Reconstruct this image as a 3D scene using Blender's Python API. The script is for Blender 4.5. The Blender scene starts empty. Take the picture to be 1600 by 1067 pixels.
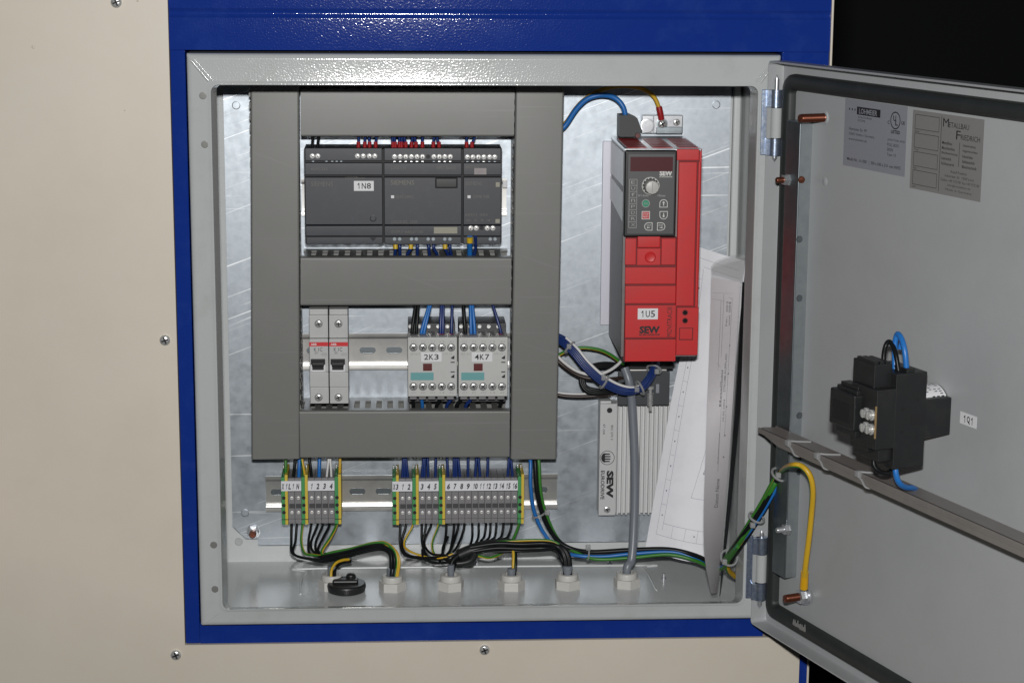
import bpy, bmesh, math, random
from mathutils import Vector, Matrix
random.seed(7)
C = bpy.context.scene.collection
S = 0.001                                   # everything below is measured in millimetres
# ------------------------------------------------------------------ camera
CF = 3145.86
YAW, PITCH, ROLL = 0.0575774, -0.1998688, 0.00665627
CAM = Vector((175.146, -1699.896, 599.417))
def _axes():
    cy, sy, cp, sp = math.cos(YAW), math.sin(YAW), math.cos(PITCH), math.sin(PITCH)
    f = Vector((sy*cp, cy*cp, sp)); r = Vector((cy, -sy, 0)); u = r.cross(f)
    cr, sr = math.cos(ROLL), math.sin(ROLL)
    return cr*r + sr*u, -sr*r + cr*u, f
RX, UP, FW = _axes()
cam = bpy.data.cameras.new('camera'); camo = bpy.data.objects.new('camera', cam); C.objects.link(camo)
cam.sensor_width = 36; cam.lens = CF/1600*36; cam.clip_start = 0.05; cam.clip_end = 60
M = Matrix((( RX.x, UP.x, -FW.x, CAM.x*S), (RX.y, UP.y, -FW.y, CAM.y*S), (RX.z, UP.z, -FW.z, CAM.z*S), (0, 0, 0, 1)))
camo.matrix_world = M
bpy.context.scene.camera = camo
# ------------------------------------------------------------------ world: a dark workshop
w = bpy.data.worlds.new('World'); bpy.context.scene.world = w; w.use_nodes = True
w.node_tree.nodes['Background'].inputs[0].default_value = (0.75, 0.85, 1.0, 1)
w.node_tree.nodes['Background'].inputs[1].default_value = 0.012
# ------------------------------------------------------------------ light: the camera's pop-up flash above the lens
fl = bpy.data.lights.new('flash', 'AREA'); fl.shape = 'RECTANGLE'; fl.size = 0.052; fl.size_y = 0.026
fl.energy = 22.0; fl.color = (1.0, 0.985, 0.965)
flo = bpy.data.objects.new('flash', fl); C.objects.link(flo)
fm = M.copy(); fp = CAM + UP*98 + FW*20
fm.translation = fp*S
flo.matrix_world = fm
sc = bpy.context.scene
sc.view_settings.view_transform = 'Standard'; sc.view_settings.look = 'None'
sc.view_settings.exposure = 0; sc.view_settings.gamma = 1
sc.cycles.max_bounces = 6; sc.cycles.diffuse_bounces = 3; sc.cycles.glossy_bounces = 3
sc.cycles.sample_clamp_indirect = 4

# ------------------------------------------------------------------ measuring helpers
def _ray(u, v): return FW + RX*((u-800)/CF) - UP*((v-533.5)/CF)
def at(u, v, y):                            # point of the upright plane Y = y
    d = _ray(u, v); return CAM + d*((y-CAM.y)/d.y)
def onz(u, v, z):                           # point of the level plane Z = z
    d = _ray(u, v); return CAM + d*((z-CAM.z)/d.z)
def rect(u0, v0, u1, v1, y):                # upright rectangle -> x0, x1, z0, z1
    um, vm = (u0+u1)/2, (v0+v1)/2
    return at(u0, vm, y).x, at(u1, vm, y).x, at(um, v1, y).z, at(um, v0, y).z
TH = math.radians(110.1)
HO = Vector((487.24, -5, 0)); DS = Vector((-math.cos(TH), -math.sin(TH), 0)); DD = Vector((math.sin(TH), -math.cos(TH), 0))
def dw(p): return HO + DS*p[0] + DD*p[1] + Vector((0, 0, p[2]))      # door frame (along, depth, height) -> world
def dat(u, v, d):                           # door plane at depth d -> (s, z)
    r = _ray(u, v); t = (d - (CAM-HO).dot(DD))/r.dot(DD); p = CAM + r*t
    return (p-HO).dot(DS), p.z
def das(u, v, s):                           # plane across the door at s -> (d, z)
    r = _ray(u, v); t = (s - (CAM-HO).dot(DS))/r.dot(DS); p = CAM + r*t
    return (p-HO).dot(DD), p.z

# ------------------------------------------------------------------ materials
MT = {}
def mat(name, col, rough=0.5, metal=0.0, bump=None, var=None, coat=0.0, spec=0.5, alpha=1.0, scratch=None, grime=None):
    m = bpy.data.materials.new(name); m.use_nodes = True
    nt = m.node_tree; b = nt.nodes['Principled BSDF']; L = nt.links.new
    b.inputs['Base Color'].default_value = (*col, 1); b.inputs['Roughness'].default_value = rough
    b.inputs['Metallic'].default_value = metal; b.inputs['Coat Weight'].default_value = coat
    b.inputs['Coat Roughness'].default_value = 0.08
    b.inputs['Specular IOR Level'].default_value = spec; b.inputs['Alpha'].default_value = alpha
    tc = nt.nodes.new('ShaderNodeTexCoord')
    colsock = None
    def mixin(fac, c2, prev):
        mx = nt.nodes.new('ShaderNodeMix'); mx.data_type = 'RGBA'
        L(fac, mx.inputs['Factor'])
        if prev: L(prev, mx.inputs['A'])
        else: mx.inputs['A'].default_value = (*col, 1)
        mx.inputs['B'].default_value = (*c2, 1)
        return mx.outputs['Result']
    def noise(scale, detail=3, rough_=0.6, stretch=None, rot=None):
        n = nt.nodes.new('ShaderNodeTexNoise'); n.inputs['Scale'].default_value = scale
        n.inputs['Detail'].default_value = detail; n.inputs['Roughness'].default_value = rough_
        if stretch:
            mp = nt.nodes.new('ShaderNodeMapping'); mp.vector_type = 'TEXTURE'
            mp.inputs['Scale'].default_value = stretch
            if rot: mp.inputs['Rotation'].default_value = rot
            L(tc.outputs['Object'], mp.inputs['Vector']); L(mp.outputs['Vector'], n.inputs['Vector'])
        else: L(tc.outputs['Object'], n.inputs['Vector'])
        return n.outputs['Fac']
    def ramp(sock, a, b_):
        r = nt.nodes.new('ShaderNodeValToRGB'); r.color_ramp.elements[0].position = a; r.color_ramp.elements[1].position = b_
        L(sock, r.inputs['Fac']); return r.outputs['Color']
    if var:                                 # (scale, second colour[, lo, hi])
        lo, hi = (var[2], var[3]) if len(var) > 3 else (0.35, 0.7)
        colsock = mixin(ramp(noise(var[0], 4), lo, hi), var[1], colsock)
    if scratch:                             # (second colour, rotation about Y)
        colsock = mixin(ramp(noise(480, 2, 0.5, (80, 1, 1), (0, scratch[1], 0)), 0.655, 0.75), scratch[0], colsock)
        colsock = mixin(ramp(noise(420, 2, 0.5, (60, 1, 1), (0, scratch[1]+0.35, 0)), 0.70, 0.78), scratch[0], colsock)
    if grime:                               # (scale, colour, lo, hi)
        colsock = mixin(ramp(noise(grime[0], 6, 0.7), grime[2], grime[3]), grime[1], colsock)
    if colsock: L(colsock, b.inputs['Base Color'])
    if bump:                                # (scale, height mm, detail)
        bn = nt.nodes.new('ShaderNodeBump'); bn.inputs['Distance'].default_value = bump[1]*S
        bn.inputs['Strength'].default_value = 1.0
        L(noise(bump[0], bump[2] if len(bump) > 2 else 1), bn.inputs['Height']); L(bn.outputs['Normal'], b.inputs['Normal'])
        if coat: L(bn.outputs['Normal'], b.inputs['Coat Normal'])
    MT[name] = m
    return m
def rough_var(name, scale, lo, hi):
    m = MT[name]; nt = m.node_tree; n = nt.nodes.new('ShaderNodeTexNoise'); n.inputs['Scale'].default_value = scale
    n.inputs['Detail'].default_value = 5
    mr = nt.nodes.new('ShaderNodeMapRange'); mr.inputs['From Min'].default_value = 0.35; mr.inputs['From Max'].default_value = 0.65
    mr.inputs['To Min'].default_value = lo; mr.inputs['To Max'].default_value = hi
    tc = nt.nodes.new('ShaderNodeTexCoord')
    nt.links.new(tc.outputs['Object'], n.inputs['Vector']); nt.links.new(n.outputs['Fac'], mr.inputs['Value'])
    nt.links.new(mr.outputs['Result'], nt.nodes['Principled BSDF'].inputs['Roughness'])
mat('paint_grey', (0.47, 0.495, 0.495), 0.12, bump=(640, 0.085, 1), grime=(30, (0.42, 0.44, 0.43), 0.5, 0.8))
mat('paint_inner', (0.60, 0.625, 0.63), 0.24, bump=(500, 0.08, 1), grime=(30, (0.55, 0.575, 0.58), 0.5, 0.8))
mat('paint_door', (0.385, 0.40, 0.41), 0.4, bump=(420, 0.03, 1), grime=(12, (0.355, 0.37, 0.38), 0.45, 0.75))
mat('paint_beige', (0.69, 0.62, 0.525), 0.42, bump=(300, 0.01, 2), grime=(6, (0.62, 0.565, 0.475), 0.4, 0.7), var=(1.7, (0.60, 0.565, 0.49)))
mat('paint_blue', (0.008, 0.032, 0.235), 0.08, bump=(600, 0.09, 1), grime=(40, (0.016, 0.046, 0.26), 0.5, 0.8))
mat('galv_lit', (0.30, 0.33, 0.345), 0.42, 0.6, bump=(400, 0.01, 2), var=(140, (0.26, 0.29, 0.305)))
mat('galvanised', (0.425, 0.465, 0.505), 0.44, 0.92, bump=(260, 0.015, 3), var=(210, (0.375, 0.415, 0.455)), scratch=((0.80, 0.83, 0.86), -0.36))
rough_var('galvanised', 90, 0.40, 0.50)
mat('zinc', (0.66, 0.68, 0.70), 0.3, 0.75, bump=(500, 0.01, 2), var=(150, (0.5, 0.52, 0.56)))
mat('zinc_dark', (0.25, 0.28, 0.30), 0.36, 0.95, bump=(300, 0.02, 2), var=(80, (0.2, 0.23, 0.25)))
mat('zinc_blue', (0.30, 0.38, 0.55), 0.28, 0.85, bump=(700, 0.05, 2), var=(400, (0.55, 0.62, 0.72)))
mat('rail_steel', (0.78, 0.77, 0.73), 0.3, 0.85, var=(40, (0.6, 0.6, 0.6)))
mat('screw_steel', (0.78, 0.79, 0.78), 0.25, 0.6, var=(900, (0.55, 0.56, 0.56)))
mat('screw_bright', (0.90, 0.90, 0.88), 0.3, 0.3)
mat('copper', (0.19, 0.062, 0.035), 0.32, 0.7, bump=(900, 0.03), var=(300, (0.15, 0.05, 0.03)))
mat('duct_grey', (0.178, 0.180, 0.172), 0.38, bump=(1200, 0.004, 2), grime=(15, (0.195, 0.195, 0.188), 0.45, 0.75), scratch=((0.21, 0.21, 0.205), 0.0))
mat('duct_dark', (0.10, 0.105, 0.105), 0.5)
mat('plc_black', (0.033, 0.037, 0.047), 0.45, bump=(2500, 0.01, 2), grime=(120, (0.044, 0.048, 0.059), 0.5, 0.75))
mat('plc_gap', (0.008, 0.008, 0.01), 0.6)
mat('plc_print', (0.115, 0.11, 0.10), 0.5)
mat('plc_print_bright', (0.17, 0.16, 0.13), 0.5)
mat('plc_tag', (0.30, 0.29, 0.23), 0.5)
mat('pale_grey', (0.50, 0.505, 0.505), 0.4, bump=(2000, 0.006, 2), grime=(80, (0.46, 0.465, 0.465), 0.5, 0.8))
mat('contactor_grey', (0.52, 0.525, 0.515), 0.45, bump=(2000, 0.008, 2), grime=(100, (0.48, 0.485, 0.475), 0.5, 0.8))
mat('teal', (0.14, 0.36, 0.37), 0.45)
mat('dark_red', (0.10, 0.008, 0.008), 0.4)
mat('stripe_red', (0.62, 0.025, 0.03), 0.4)
mat('red', (0.56, 0.018, 0.020), 0.42, bump=(1800, 0.02, 2), grime=(60, (0.50, 0.024, 0.026), 0.45, 0.7))
mat('red_shaded', (0.16, 0.006, 0.008), 0.6)  # darker copy of the red, shade in grooves put into the colour
mat('red_display', (0.085, 0.022, 0.026), 0.25)
mat('keypad_grey', (0.075, 0.078, 0.08), 0.4)
mat('brass', (0.36, 0.25, 0.12), 0.4, 0.5)
mat('print_white', (0.62, 0.62, 0.60), 0.5)
mat('print_grey', (0.32, 0.32, 0.32), 0.5)
mat('green_key', (0.03, 0.26, 0.15), 0.35)
mat('red_key', (0.5, 0.05, 0.06), 0.35)
mat('knob_grey', (0.48, 0.48, 0.46), 0.4)
mat('side_metal', (0.20, 0.18, 0.18), 0.42, 0.35, bump=(400, 0.01, 2), var=(60, (0.16, 0.145, 0.15)))
mat('side_label', (0.80, 0.81, 0.82), 0.3, var=(90, (0.70, 0.71, 0.72)))
mat('label_white', (0.72, 0.73, 0.75), 0.45)
mat('tag_white', (0.74, 0.75, 0.79), 0.5)
mat('ink', (0.010, 0.010, 0.013), 0.6)
mat('pencil', (0.035, 0.035, 0.045), 0.6)
mat('terminal_grey', (0.21, 0.205, 0.215), 0.45)
mat('terminal_dark', (0.055, 0.055, 0.06), 0.5)
mat('pe_green', (0.06, 0.30, 0.10), 0.45)
mat('pe_yellow', (0.66, 0.49, 0.06), 0.45)
mat('wire_black', (0.008, 0.009, 0.010), 0.34, spec=0.18)
mat('wire_blue', (0.016, 0.15, 0.47), 0.38)
mat('wire_navy', (0.009, 0.030, 0.15), 0.34)
mat('wire_white', (0.66, 0.66, 0.66), 0.42)
mat('wire_brown', (0.035, 0.022, 0.018), 0.4)
mat('wire_yellow', (0.60, 0.37, 0.02), 0.4)
mat('wire_green', (0.035, 0.19, 0.02), 0.4)
mat('cable_grey', (0.185, 0.205, 0.235), 0.35)
mat('ferrule_red', (0.34, 0.012, 0.016), 0.4)
mat('ferrule_yellow', (0.62, 0.42, 0.02), 0.4)
mat('lug_yellow', (0.70, 0.38, 0.01), 0.35)
mat('tie', (0.38, 0.39, 0.395), 0.35, alpha=0.6)
mat('gland', (0.56, 0.55, 0.52), 0.4, grime=(70, (0.52, 0.51, 0.48), 0.5, 0.8))
mat('black_plastic', (0.012, 0.013, 0.014), 0.4, bump=(1500, 0.01, 2), grime=(90, (0.022, 0.022, 0.023), 0.5, 0.8))
mat('rubber', (0.018, 0.022, 0.022), 0.55, bump=(700, 0.06, 2), grime=(60, (0.028, 0.032, 0.032), 0.5, 0.8))
mat('emc_plate', (0.055, 0.06, 0.066), 0.45, 0.2)
mat('alu_fins', (0.66, 0.665, 0.67), 0.4, 0.15)
mat('alu_label', (0.58, 0.585, 0.59), 0.4, 0.1)
mat('heat_pale', (0.62, 0.62, 0.70), 0.4, 0.2)
mat('paper', (0.84, 0.845, 0.89), 0.6, bump=(22, 0.5, 1), grime=(25, (0.76, 0.765, 0.82), 0.45, 0.75))
mat('paper_pink', (0.68, 0.64, 0.67), 0.5, grime=(25, (0.63, 0.59, 0.62), 0.45, 0.75))
mat('paper_line', (0.30, 0.30, 0.34), 0.6)
mat('film', (0.52, 0.53, 0.54), 0.5, alpha=0.17, bump=(28, 0.3, 2))
mat('sticker_blue', (0.25, 0.262, 0.295), 0.4)
mat('sticker_tan', (0.215, 0.212, 0.206), 0.45)
mat('pvc_rail', (0.20, 0.185, 0.175), 0.4, grime=(40, (0.17, 0.16, 0.15), 0.45, 0.75))
mat('dark_wall', (0.02, 0.022, 0.022), 0.8)
mat('dark_floor', (0.06, 0.06, 0.058), 0.7, var=(3, (0.045, 0.045, 0.045)))
mat('connector', (0.028, 0.031, 0.033), 0.5)

# ------------------------------------------------------------------ mesh builder
_tc = {}
def _textmesh(s, bold=0.0, shear=0.0):
    k = (s, bold, shear)
    if k not in _tc:
        cu = bpy.data.curves.new('t', 'FONT'); cu.body = s; cu.offset = bold; cu.shear = shear; cu.resolution_u = 2
        o = bpy.data.objects.new('t', cu)
        me = bpy.data.meshes.new_from_object(o)
        vs = [v.co.copy() for v in me.vertices]; fs = [list(p.vertices) for p in me.polygons]
        bpy.data.objects.remove(o); bpy.data.curves.remove(cu); bpy.data.meshes.remove(me)
        xs = [v.x for v in vs] or [0]; ys = [v.y for v in vs] or [0]
        _tc[k] = (vs, fs, min(xs), max(xs), min(ys), max(ys))
    return _tc[k]
class MB:
    def __init__(self, T=None):
        self.v = []; self.f = []; self.fm = []; self.mats = []; self.T = T
    def mi(self, m):
        if m not in self.mats: self.mats.append(m)
        return self.mats.index(m)
    def add(self, vs, fs, m):
        b = len(self.v); self.v += [Vector(p) for p in vs]; i = self.mi(m)
        for f in fs: self.f.append([b+k for k in f]); self.fm.append(i)
        return self
    def poly(self, pts, m): return self.add(pts, [list(range(len(pts)))], m)
    def box(self, x0, x1, y0, y1, z0, z1, m, bev=0.0, seg=2):
        x0, x1 = min(x0, x1), max(x0, x1); y0, y1 = min(y0, y1), max(y0, y1); z0, z1 = min(z0, z1), max(z0, z1)
        vs = [(x, y, z) for x in (x0, x1) for y in (y0, y1) for z in (z0, z1)]
        fs = [(0, 1, 3, 2), (4, 6, 7, 5), (0, 4, 5, 1), (2, 3, 7, 6), (0, 2, 6, 4), (1, 5, 7, 3)]
        if bev <= 0: return self.add(vs, fs, m)
        bm = bmesh.new(); bv = [bm.verts.new(p) for p in vs]
        for f in fs: bm.faces.new([bv[k] for k in f])
        bmesh.ops.bevel(bm, geom=bm.edges[:], offset=min(bev, (x1-x0)*.45, (y1-y0)*.45, (z1-z0)*.45), segments=seg, affect='EDGES', profile=0.5)
        return self.bm(bm, m)
    def bm(self, bm, m):
        bm.verts.index_update()
        r = self.add([v.co.copy() for v in bm.verts], [[v.index for v in f.verts] for f in bm.faces], m); bm.free(); return r
    def pbox(self, u0, v0, u1, v1, y0, y1, m, bev=0.0):       # box whose front outline is measured at depth y0
        x0, x1, z0, z1 = rect(u0, v0, u1, v1, y0); return self.box(x0, x1, y0, y1, z0, z1, m, bev)
    def ext(self, pts, vec, m, caps=True):                    # prism
        n = len(pts); vec = Vector(vec); a = [Vector(p) for p in pts]
        fs = [[i, (i+1) % n, n+(i+1) % n, n+i] for i in range(n)]
        if caps: fs += [list(range(n))[::-1], [n+i for i in range(n)]]
        return self.add(a + [p+vec for p in a], fs, m)
    def rings(self, rs, m, cap0=True, cap1=True, sect=None):
        n = len(rs[0]); vs = [p for r in rs for p in r]; k = len(rs)
        if sect:
            b = len(self.v); self.v += [Vector(p) for p in vs]
            for j in range(k-1):
                for i in range(n):
                    self.f.append([b+j*n+i, b+j*n+(i+1) % n, b+(j+1)*n+(i+1) % n, b+(j+1)*n+i])
                    self.fm.append(self.mi(sect[(i) % len(sect)]))
            if cap0: self.f.append([b+i for i in range(n)][::-1]); self.fm.append(self.mi(sect[0]))
            if cap1: self.f.append([b+(k-1)*n+i for i in range(n)]); self.fm.append(self.mi(sect[0]))
            return self
        fs = [[j*n+i, j*n+(i+1) % n, (j+1)*n+(i+1) % n, (j+1)*n+i] for j in range(k-1) for i in range(n)]
        if cap0: fs.append(list(range(n))[::-1])
        if cap1: fs.append([(k-1)*n+i for i in range(n)])
        return self.add(vs, fs, m)
    def lathe(self, c, axis, prof, m, seg=20, cap0=True, cap1=True, ph=0.0, rad=None):   # prof: (distance along axis, radius)
        c = Vector(c); a = Vector(axis).normalized(); p = a.orthogonal().normalized()
        if abs(a.z) > .9: p = Vector((1, 0, 0))
        elif abs(a.y) > .9: p = Vector((1, 0, 0))
        q = a.cross(p)
        rs = []
        for d, r in prof:
            ring = []
            for i in range(seg):
                t = ph + 2*math.pi*i/seg; rr = r*(rad(t) if rad else 1)
                ring.append(c + a*d + (p*math.cos(t) + q*math.sin(t))*max(rr, 1e-4))
            rs.append(ring)
        return self.rings(rs, m, cap0, cap1)
    def cyl(self, c0, c1, r, m, seg=16, r1=None):
        c0, c1 = Vector(c0), Vector(c1); return self.lathe(c0, c1-c0, [(0, r), ((c1-c0).length, r if r1 is None else r1)], m, seg)
    def tube(self, pts, r, m, seg=8, sub=5, sect=None, twist=0.0, smooth=True):
        P = [Vector(p) for p in pts]
        if smooth and len(P) > 2:
            Q = [P[0]*2-P[1]] + P + [P[-1]*2-P[-2]]; out = []
            for i in range(1, len(Q)-2):
                for k in range(sub):
                    t = k/sub; a, b, c, d = Q[i-1:i+3]
                    out.append(0.5*((2*b) + (c-a)*t + (2*a-5*b+4*c-d)*t*t + (3*b-a-3*c+d)*t**3))
            out.append(P[-1]); P = out
        rs = []; T0 = None; N = None
        for i, p in enumerate(P):
            t = (P[min(i+1, len(P)-1)] - P[max(i-1, 0)]).normalized()
            if N is None:
                ref = Vector((0, -1, 0)) if abs(t.y) < .9 else Vector((0, 0, 1))
                N = (ref - t*ref.dot(t)).normalized()
            else: N = (N - t*N.dot(t)).normalized()
            B = t.cross(N); rr = r[0] + (r[1]-r[0])*i/(len(P)-1) if isinstance(r, tuple) else r
            rs.append([p + (N*math.cos(2*math.pi*k/seg + twist*i) + B*math.sin(2*math.pi*k/seg + twist*i))*rr for k in range(seg)])
        return self.rings(rs, m, sect=sect)
    def text(self, s, p00, p10, p01, m, bold=0.0, shear=0.0):   # lettering fitted between three corners
        vs, fs, x0, x1, y0, y1 = _textmesh(s, bold, shear)
        p00, p10, p01 = Vector(p00), Vector(p10), Vector(p01)
        ex, ey = (p10-p00)/max(x1-x0, 1e-6), (p01-p00)/max(y1-y0, 1e-6)
        return self.add([p00 + ex*(v.x-x0) + ey*(v.y-y0) for v in vs], fs, m)
    def ptext(self, s, u0, v0, u1, v1, y, m, bold=0.0, shear=0.0):
        x0, x1, z0, z1 = rect(u0, v0, u1, v1, y); return self.text(s, (x0, y, z0), (x1, y, z0), (x0, y, z1), m, bold, shear)
    def ptext_v(self, s, u0, v0, u1, v1, y, m, down=True, bold=0.0):   # upright lettering, read downwards or upwards
        x0, x1, z0, z1 = rect(u0, v0, u1, v1, y)
        if down: return self.text(s, (x0, y, z1), (x0, y, z0), (x1, y, z1), m, bold)
        return self.text(s, (x1, y, z0), (x1, y, z1), (x0, y, z0), m, bold)
    def cells(self, t, p00, p10, p01, m, bold=0.012, gap=.16, shear=0.0):   # typed label: one character to a cell, the 1 with its flag
        p00, p10, p01 = Vector(p00), Vector(p10), Vector(p01); n = len(t); ex = (p10-p00)/n; ey = p01-p00
        for k, ch in enumerate(t):
            o = p00+ex*(k+gap/2); w_ = ex*(1-gap)
            if ch == '1':
                w_ = w_*.5; o = p00+ex*(k+.22); sh = ey.length*shear/max(w_.length, 1e-6)
                q = lambda x, y: o+w_*(x+sh*y)+ey*y
                self.poly([q(.62, 0), q(.95, 0), q(.95, 1), q(.68, 1), q(.62, .92)], m); self.poly([q(.62, .72), q(.62, .92), q(.68, 1), q(.05, .76), q(.05, .6)], m)
            else: self.text(ch, o, o+w_, o+ey, m, bold, shear)
            if ch == 'Q': q = lambda x, y: o+w_*x+ey*y; self.poly([q(.5, .28), q(.62, .34), q(1.05, .0), q(.9, -.1)], m)
        return self
    def pcells(self, s, u0, v0, u1, v1, y, m, bold=0.012):
        x0, x1, z0, z1 = rect(u0, v0, u1, v1, y); return self.cells(s, (x0, y, z0), (x1, y, z0), (x0, y, z1), m, bold)
    def line(self, a, b, wd, n, m):                             # flat printed line
        a, b = Vector(a), Vector(b); q = (b-a).cross(Vector(n)).normalized()*wd/2
        return self.poly([a-q, b-q, b+q, a+q], m)
    def mesh(self, name):
        me = bpy.data.meshes.new(name)
        T = self.T or (lambda p: p)
        me.from_pydata([T(p)*S for p in self.v], [], self.f)
        for m in self.mats: me.materials.append(MT[m])
        me.polygons.foreach_set('material_index', self.fm)
        bm = bmesh.new(); bm.from_mesh(me); bmesh.ops.recalc_face_normals(bm, faces=bm.faces[:]); bm.to_mesh(me); bm.free()
        me.polygons.foreach_set('use_smooth', [True]*len(me.polygons)); me.set_sharp_from_angle(angle=math.radians(32))
        me.update(); weighted(me); return me
    def done(self, name, parent=None, label=None, cat=None, group=None, kind=None):
        o = bpy.data.objects.new(name, self.mesh(name)); C.objects.link(o)
        if parent: attach(o, parent)
        return tag(o, label, cat, group, kind)
def weighted(me):                            # area-weighted corner normals, so broad faces stay flat beside small chamfers
    fa = [(p.normal.copy(), p.area) for p in me.polygons]; vf = [[] for _ in me.vertices]
    for p in me.polygons:
        for v in p.vertices: vf[v].append(p.index)
    out = []
    for p in me.polygons:
        n0 = fa[p.index][0]
        for v in p.vertices:
            n = Vector()
            for k in vf[v]:
                nk, ak = fa[k]
                if nk.dot(n0) > 0.66: n += nk*ak
            out.append(n.normalized() if n.length > 1e-20 else n0)
    me.normals_split_custom_set(out)
def attach(o, p):
    o.parent = p; o.matrix_parent_inverse = WM[p.name].inverted() if p.name in WM else Matrix()
WM = {}
NW = dict(zip(map(str, range(1, 17)), 'one two three four five six seven eight nine ten eleven twelve thirteen fourteen fifteen sixteen'.split()))
def tag(o, label=None, cat=None, group=None, kind=None):
    if label: o['label'] = ' '.join(NW.get(q, q) if p in ('terminal', 'marked') else q for p, q in zip([''] + label.split(), label.split()))
    if cat: o['category'] = cat
    if group: o['group'] = group
    if kind: o['kind'] = kind
    return o
def thing(name, label, cat, loc=(0, 0, 0), group=None):
    o = bpy.data.objects.new(name, None); C.objects.link(o); o.location = Vector(loc)*S
    o.empty_display_size = 0.01
    WM[o.name] = Matrix.Translation(o.location)
    return tag(o, label, cat, group)
def put(me, name, loc, parent, rot=None, frame=None, scale=None):    # one more object on shared mesh data
    o = bpy.data.objects.new(name, me); C.objects.link(o)
    m = Matrix.Translation(Vector(loc)*S)
    if frame: m = m @ frame
    if rot: m = m @ Matrix.Rotation(rot, 4, 'Y')
    if scale: m = m @ Matrix.Scale(scale, 4)
    o.matrix_world = m
    if parent:
        o.parent = parent; o.matrix_parent_inverse = WM[parent.name].inverted() if parent.name in WM else Matrix()
        o.matrix_basis = m
    return o
DFR = Matrix(((DS.x, DD.x, 0, 0), (DS.y, DD.y, 0, 0), (0, 0, 1, 0), (0, 0, 0, 1)))     # door frame rotation

# shared small hardware, built at the origin facing -Y
def screw_mesh(r, h, m='screw_steel', slot='cross', name='screw'):
    b = MB(); b.lathe((0, 0, 0), (0, -1, 0), [(-.4, r*.96), (h*.55, r), (h*.85, r*.86), (h, r*.55), (h*1.04, .01)], m, 18)
    L, t = r*.66, r*.15
    a = random.random()*3
    for k in range(2 if slot == 'cross' else 1):
        c, s_ = math.cos(a+k*math.pi/2), math.sin(a+k*math.pi/2)
        pts = [(c*L-s_*t, s_*L+c*t), (-c*L-s_*t, -s_*L+c*t), (-c*L+s_*t, -s_*L-c*t), (c*L+s_*t, s_*L-c*t)]
        b.ext([(x, -h*1.07, z) for x, z in pts], (0, h*.5, 0), 'plc_gap')
    return b.mesh(name)
SCR_T = screw_mesh(2.35, 1.0, slot='slot', name='terminal_screw')
SCR_C = screw_mesh(3.3, 1.2, name='clamp_screw')
SCR_P = screw_mesh(4.6, 3.2, name='panel_screw')
SCR_S = screw_mesh(2.3, 1.0, 'screw_bright', slot='slot', name='small_screw')
def hexnut(r, h, m='zinc'):
    b = MB(); b.lathe((0, 0, 0), (0, -1, 0), [(0, r), (h*.85, r), (h, r*.88)], m, 6); return b.mesh('nut')
# ================================================================== SETTING
b = MB(); b.box(-3500, 6000, 3200, 3260, -1300, 3000, 'dark_wall'); b.done('back_wall', kind='structure')
b = MB(); b.box(-3500, 6000, -3500, 3200, -1320, -1300, 'dark_floor'); b.done('floor', kind='structure')

# ================================================================== MACHINE HOUSING (blue frame, beige sheets)
YB = 10.0
hz = thing('machine_housing', 'beige sheet metal machine housing with glossy blue frame around the grey cabinet', 'machine', (260, 300, -1300))
xl = at(262, 100, YB).x; xr = at(1297, 60, YB).x
zb_blue = at(700, 1000, YB).z
xbl = (at(262, 0, YB).x + at(291, 1003, YB).x)/2
zt = 640
b = MB()
gx0, gx1, gz0, gz1 = -1.6, 501.8, -1.6, 502.2
xo0, xo1 = xbl, xr
# frame face as four folded strips
b.box(xo0, gx0, YB, YB+60, zb_blue, gz1, 'paint_blue', 1.2)
b.box(gx1, xo1, YB+.02, YB+60, gz0-16, gz1, 'paint_blue', 1.2)
zg = at(600, 22, YB).z; zg2 = at(600, 31, YB).z
b.ext([(xo0, YB, gz1), (xo0, YB, zg-4.2), (xo0, YB+.5, zg-3.4), (xo0, YB+2.2, zg-1.4), (xo0, YB+2.2, zg+1.4), (xo0, YB+.5, zg+3.4), (xo0, YB, zg+4.2), (xo0, YB, zt), (xo0, YB+60, zt), (xo0, YB+60, gz1)], (xo1-xo0, 0, 0), 'paint_blue')
b.ext([(gx0-.01, YB+60, gz0), (gx0-.01, YB+3, gz0), (gx0-.01, YB+3, gz0-3), (gx0-.01, YB+.6, gz0-5), (gx0-.01, YB+.6, zb_blue), (gx0-.01, YB+60, zb_blue)], (gx1-gx0, 0, 0), 'paint_blue')
b.done('blue_frame', hz)
xs = at(1249, 1040, YB).x
b = MB(); b.box(xs, xs+7.5, YB-1, YB+40, -900, zb_blue-.4, 'paint_blue', .8); b.done('corner_strip', hz)
b = MB(); b.ext([(x, YB-1.5, z) for x, z in ((xl-900, -900), (xs-.4, -900), (xs-.4, zb_blue-.6), (xbl-.5, zb_blue-.6), (xbl-.5, zt+200), (xl-900, zt+200))], (0, 31, 0), 'paint_beige')
b.done('cover_panel', hz)
b = MB(); b.box(xr+.1, xr+2.0, YB-2.2, YB+500, -900, zt, 'paint_beige', .4); b.done('edge_panel', hz)
b = MB(); b.box(xl-890, xr-2, YB+190, YB+520, -1280, zt-4, 'paint_beige'); b.done('rear_casing', hz)
for u, v in ((182, 4), (258, 531), (275, 1022), (757, 1014)):
    p = at(u, v, YB-1.5); put(SCR_P, 'screw', p, hz)
b = MB()                                    # raised paint specks on the beige sheet
for u, v, r in ((52, 74, 1.0), (195, 173, .5), (215, 2, .6)):
    p = at(u, v, YB-1.5); b.lathe(p, (0, -1, 0), [(0, r*1.6), (.35, r), (.5, .01)], 'paint_beige', 10)
b.done('paint_specks', hz, kind='stuff')

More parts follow.
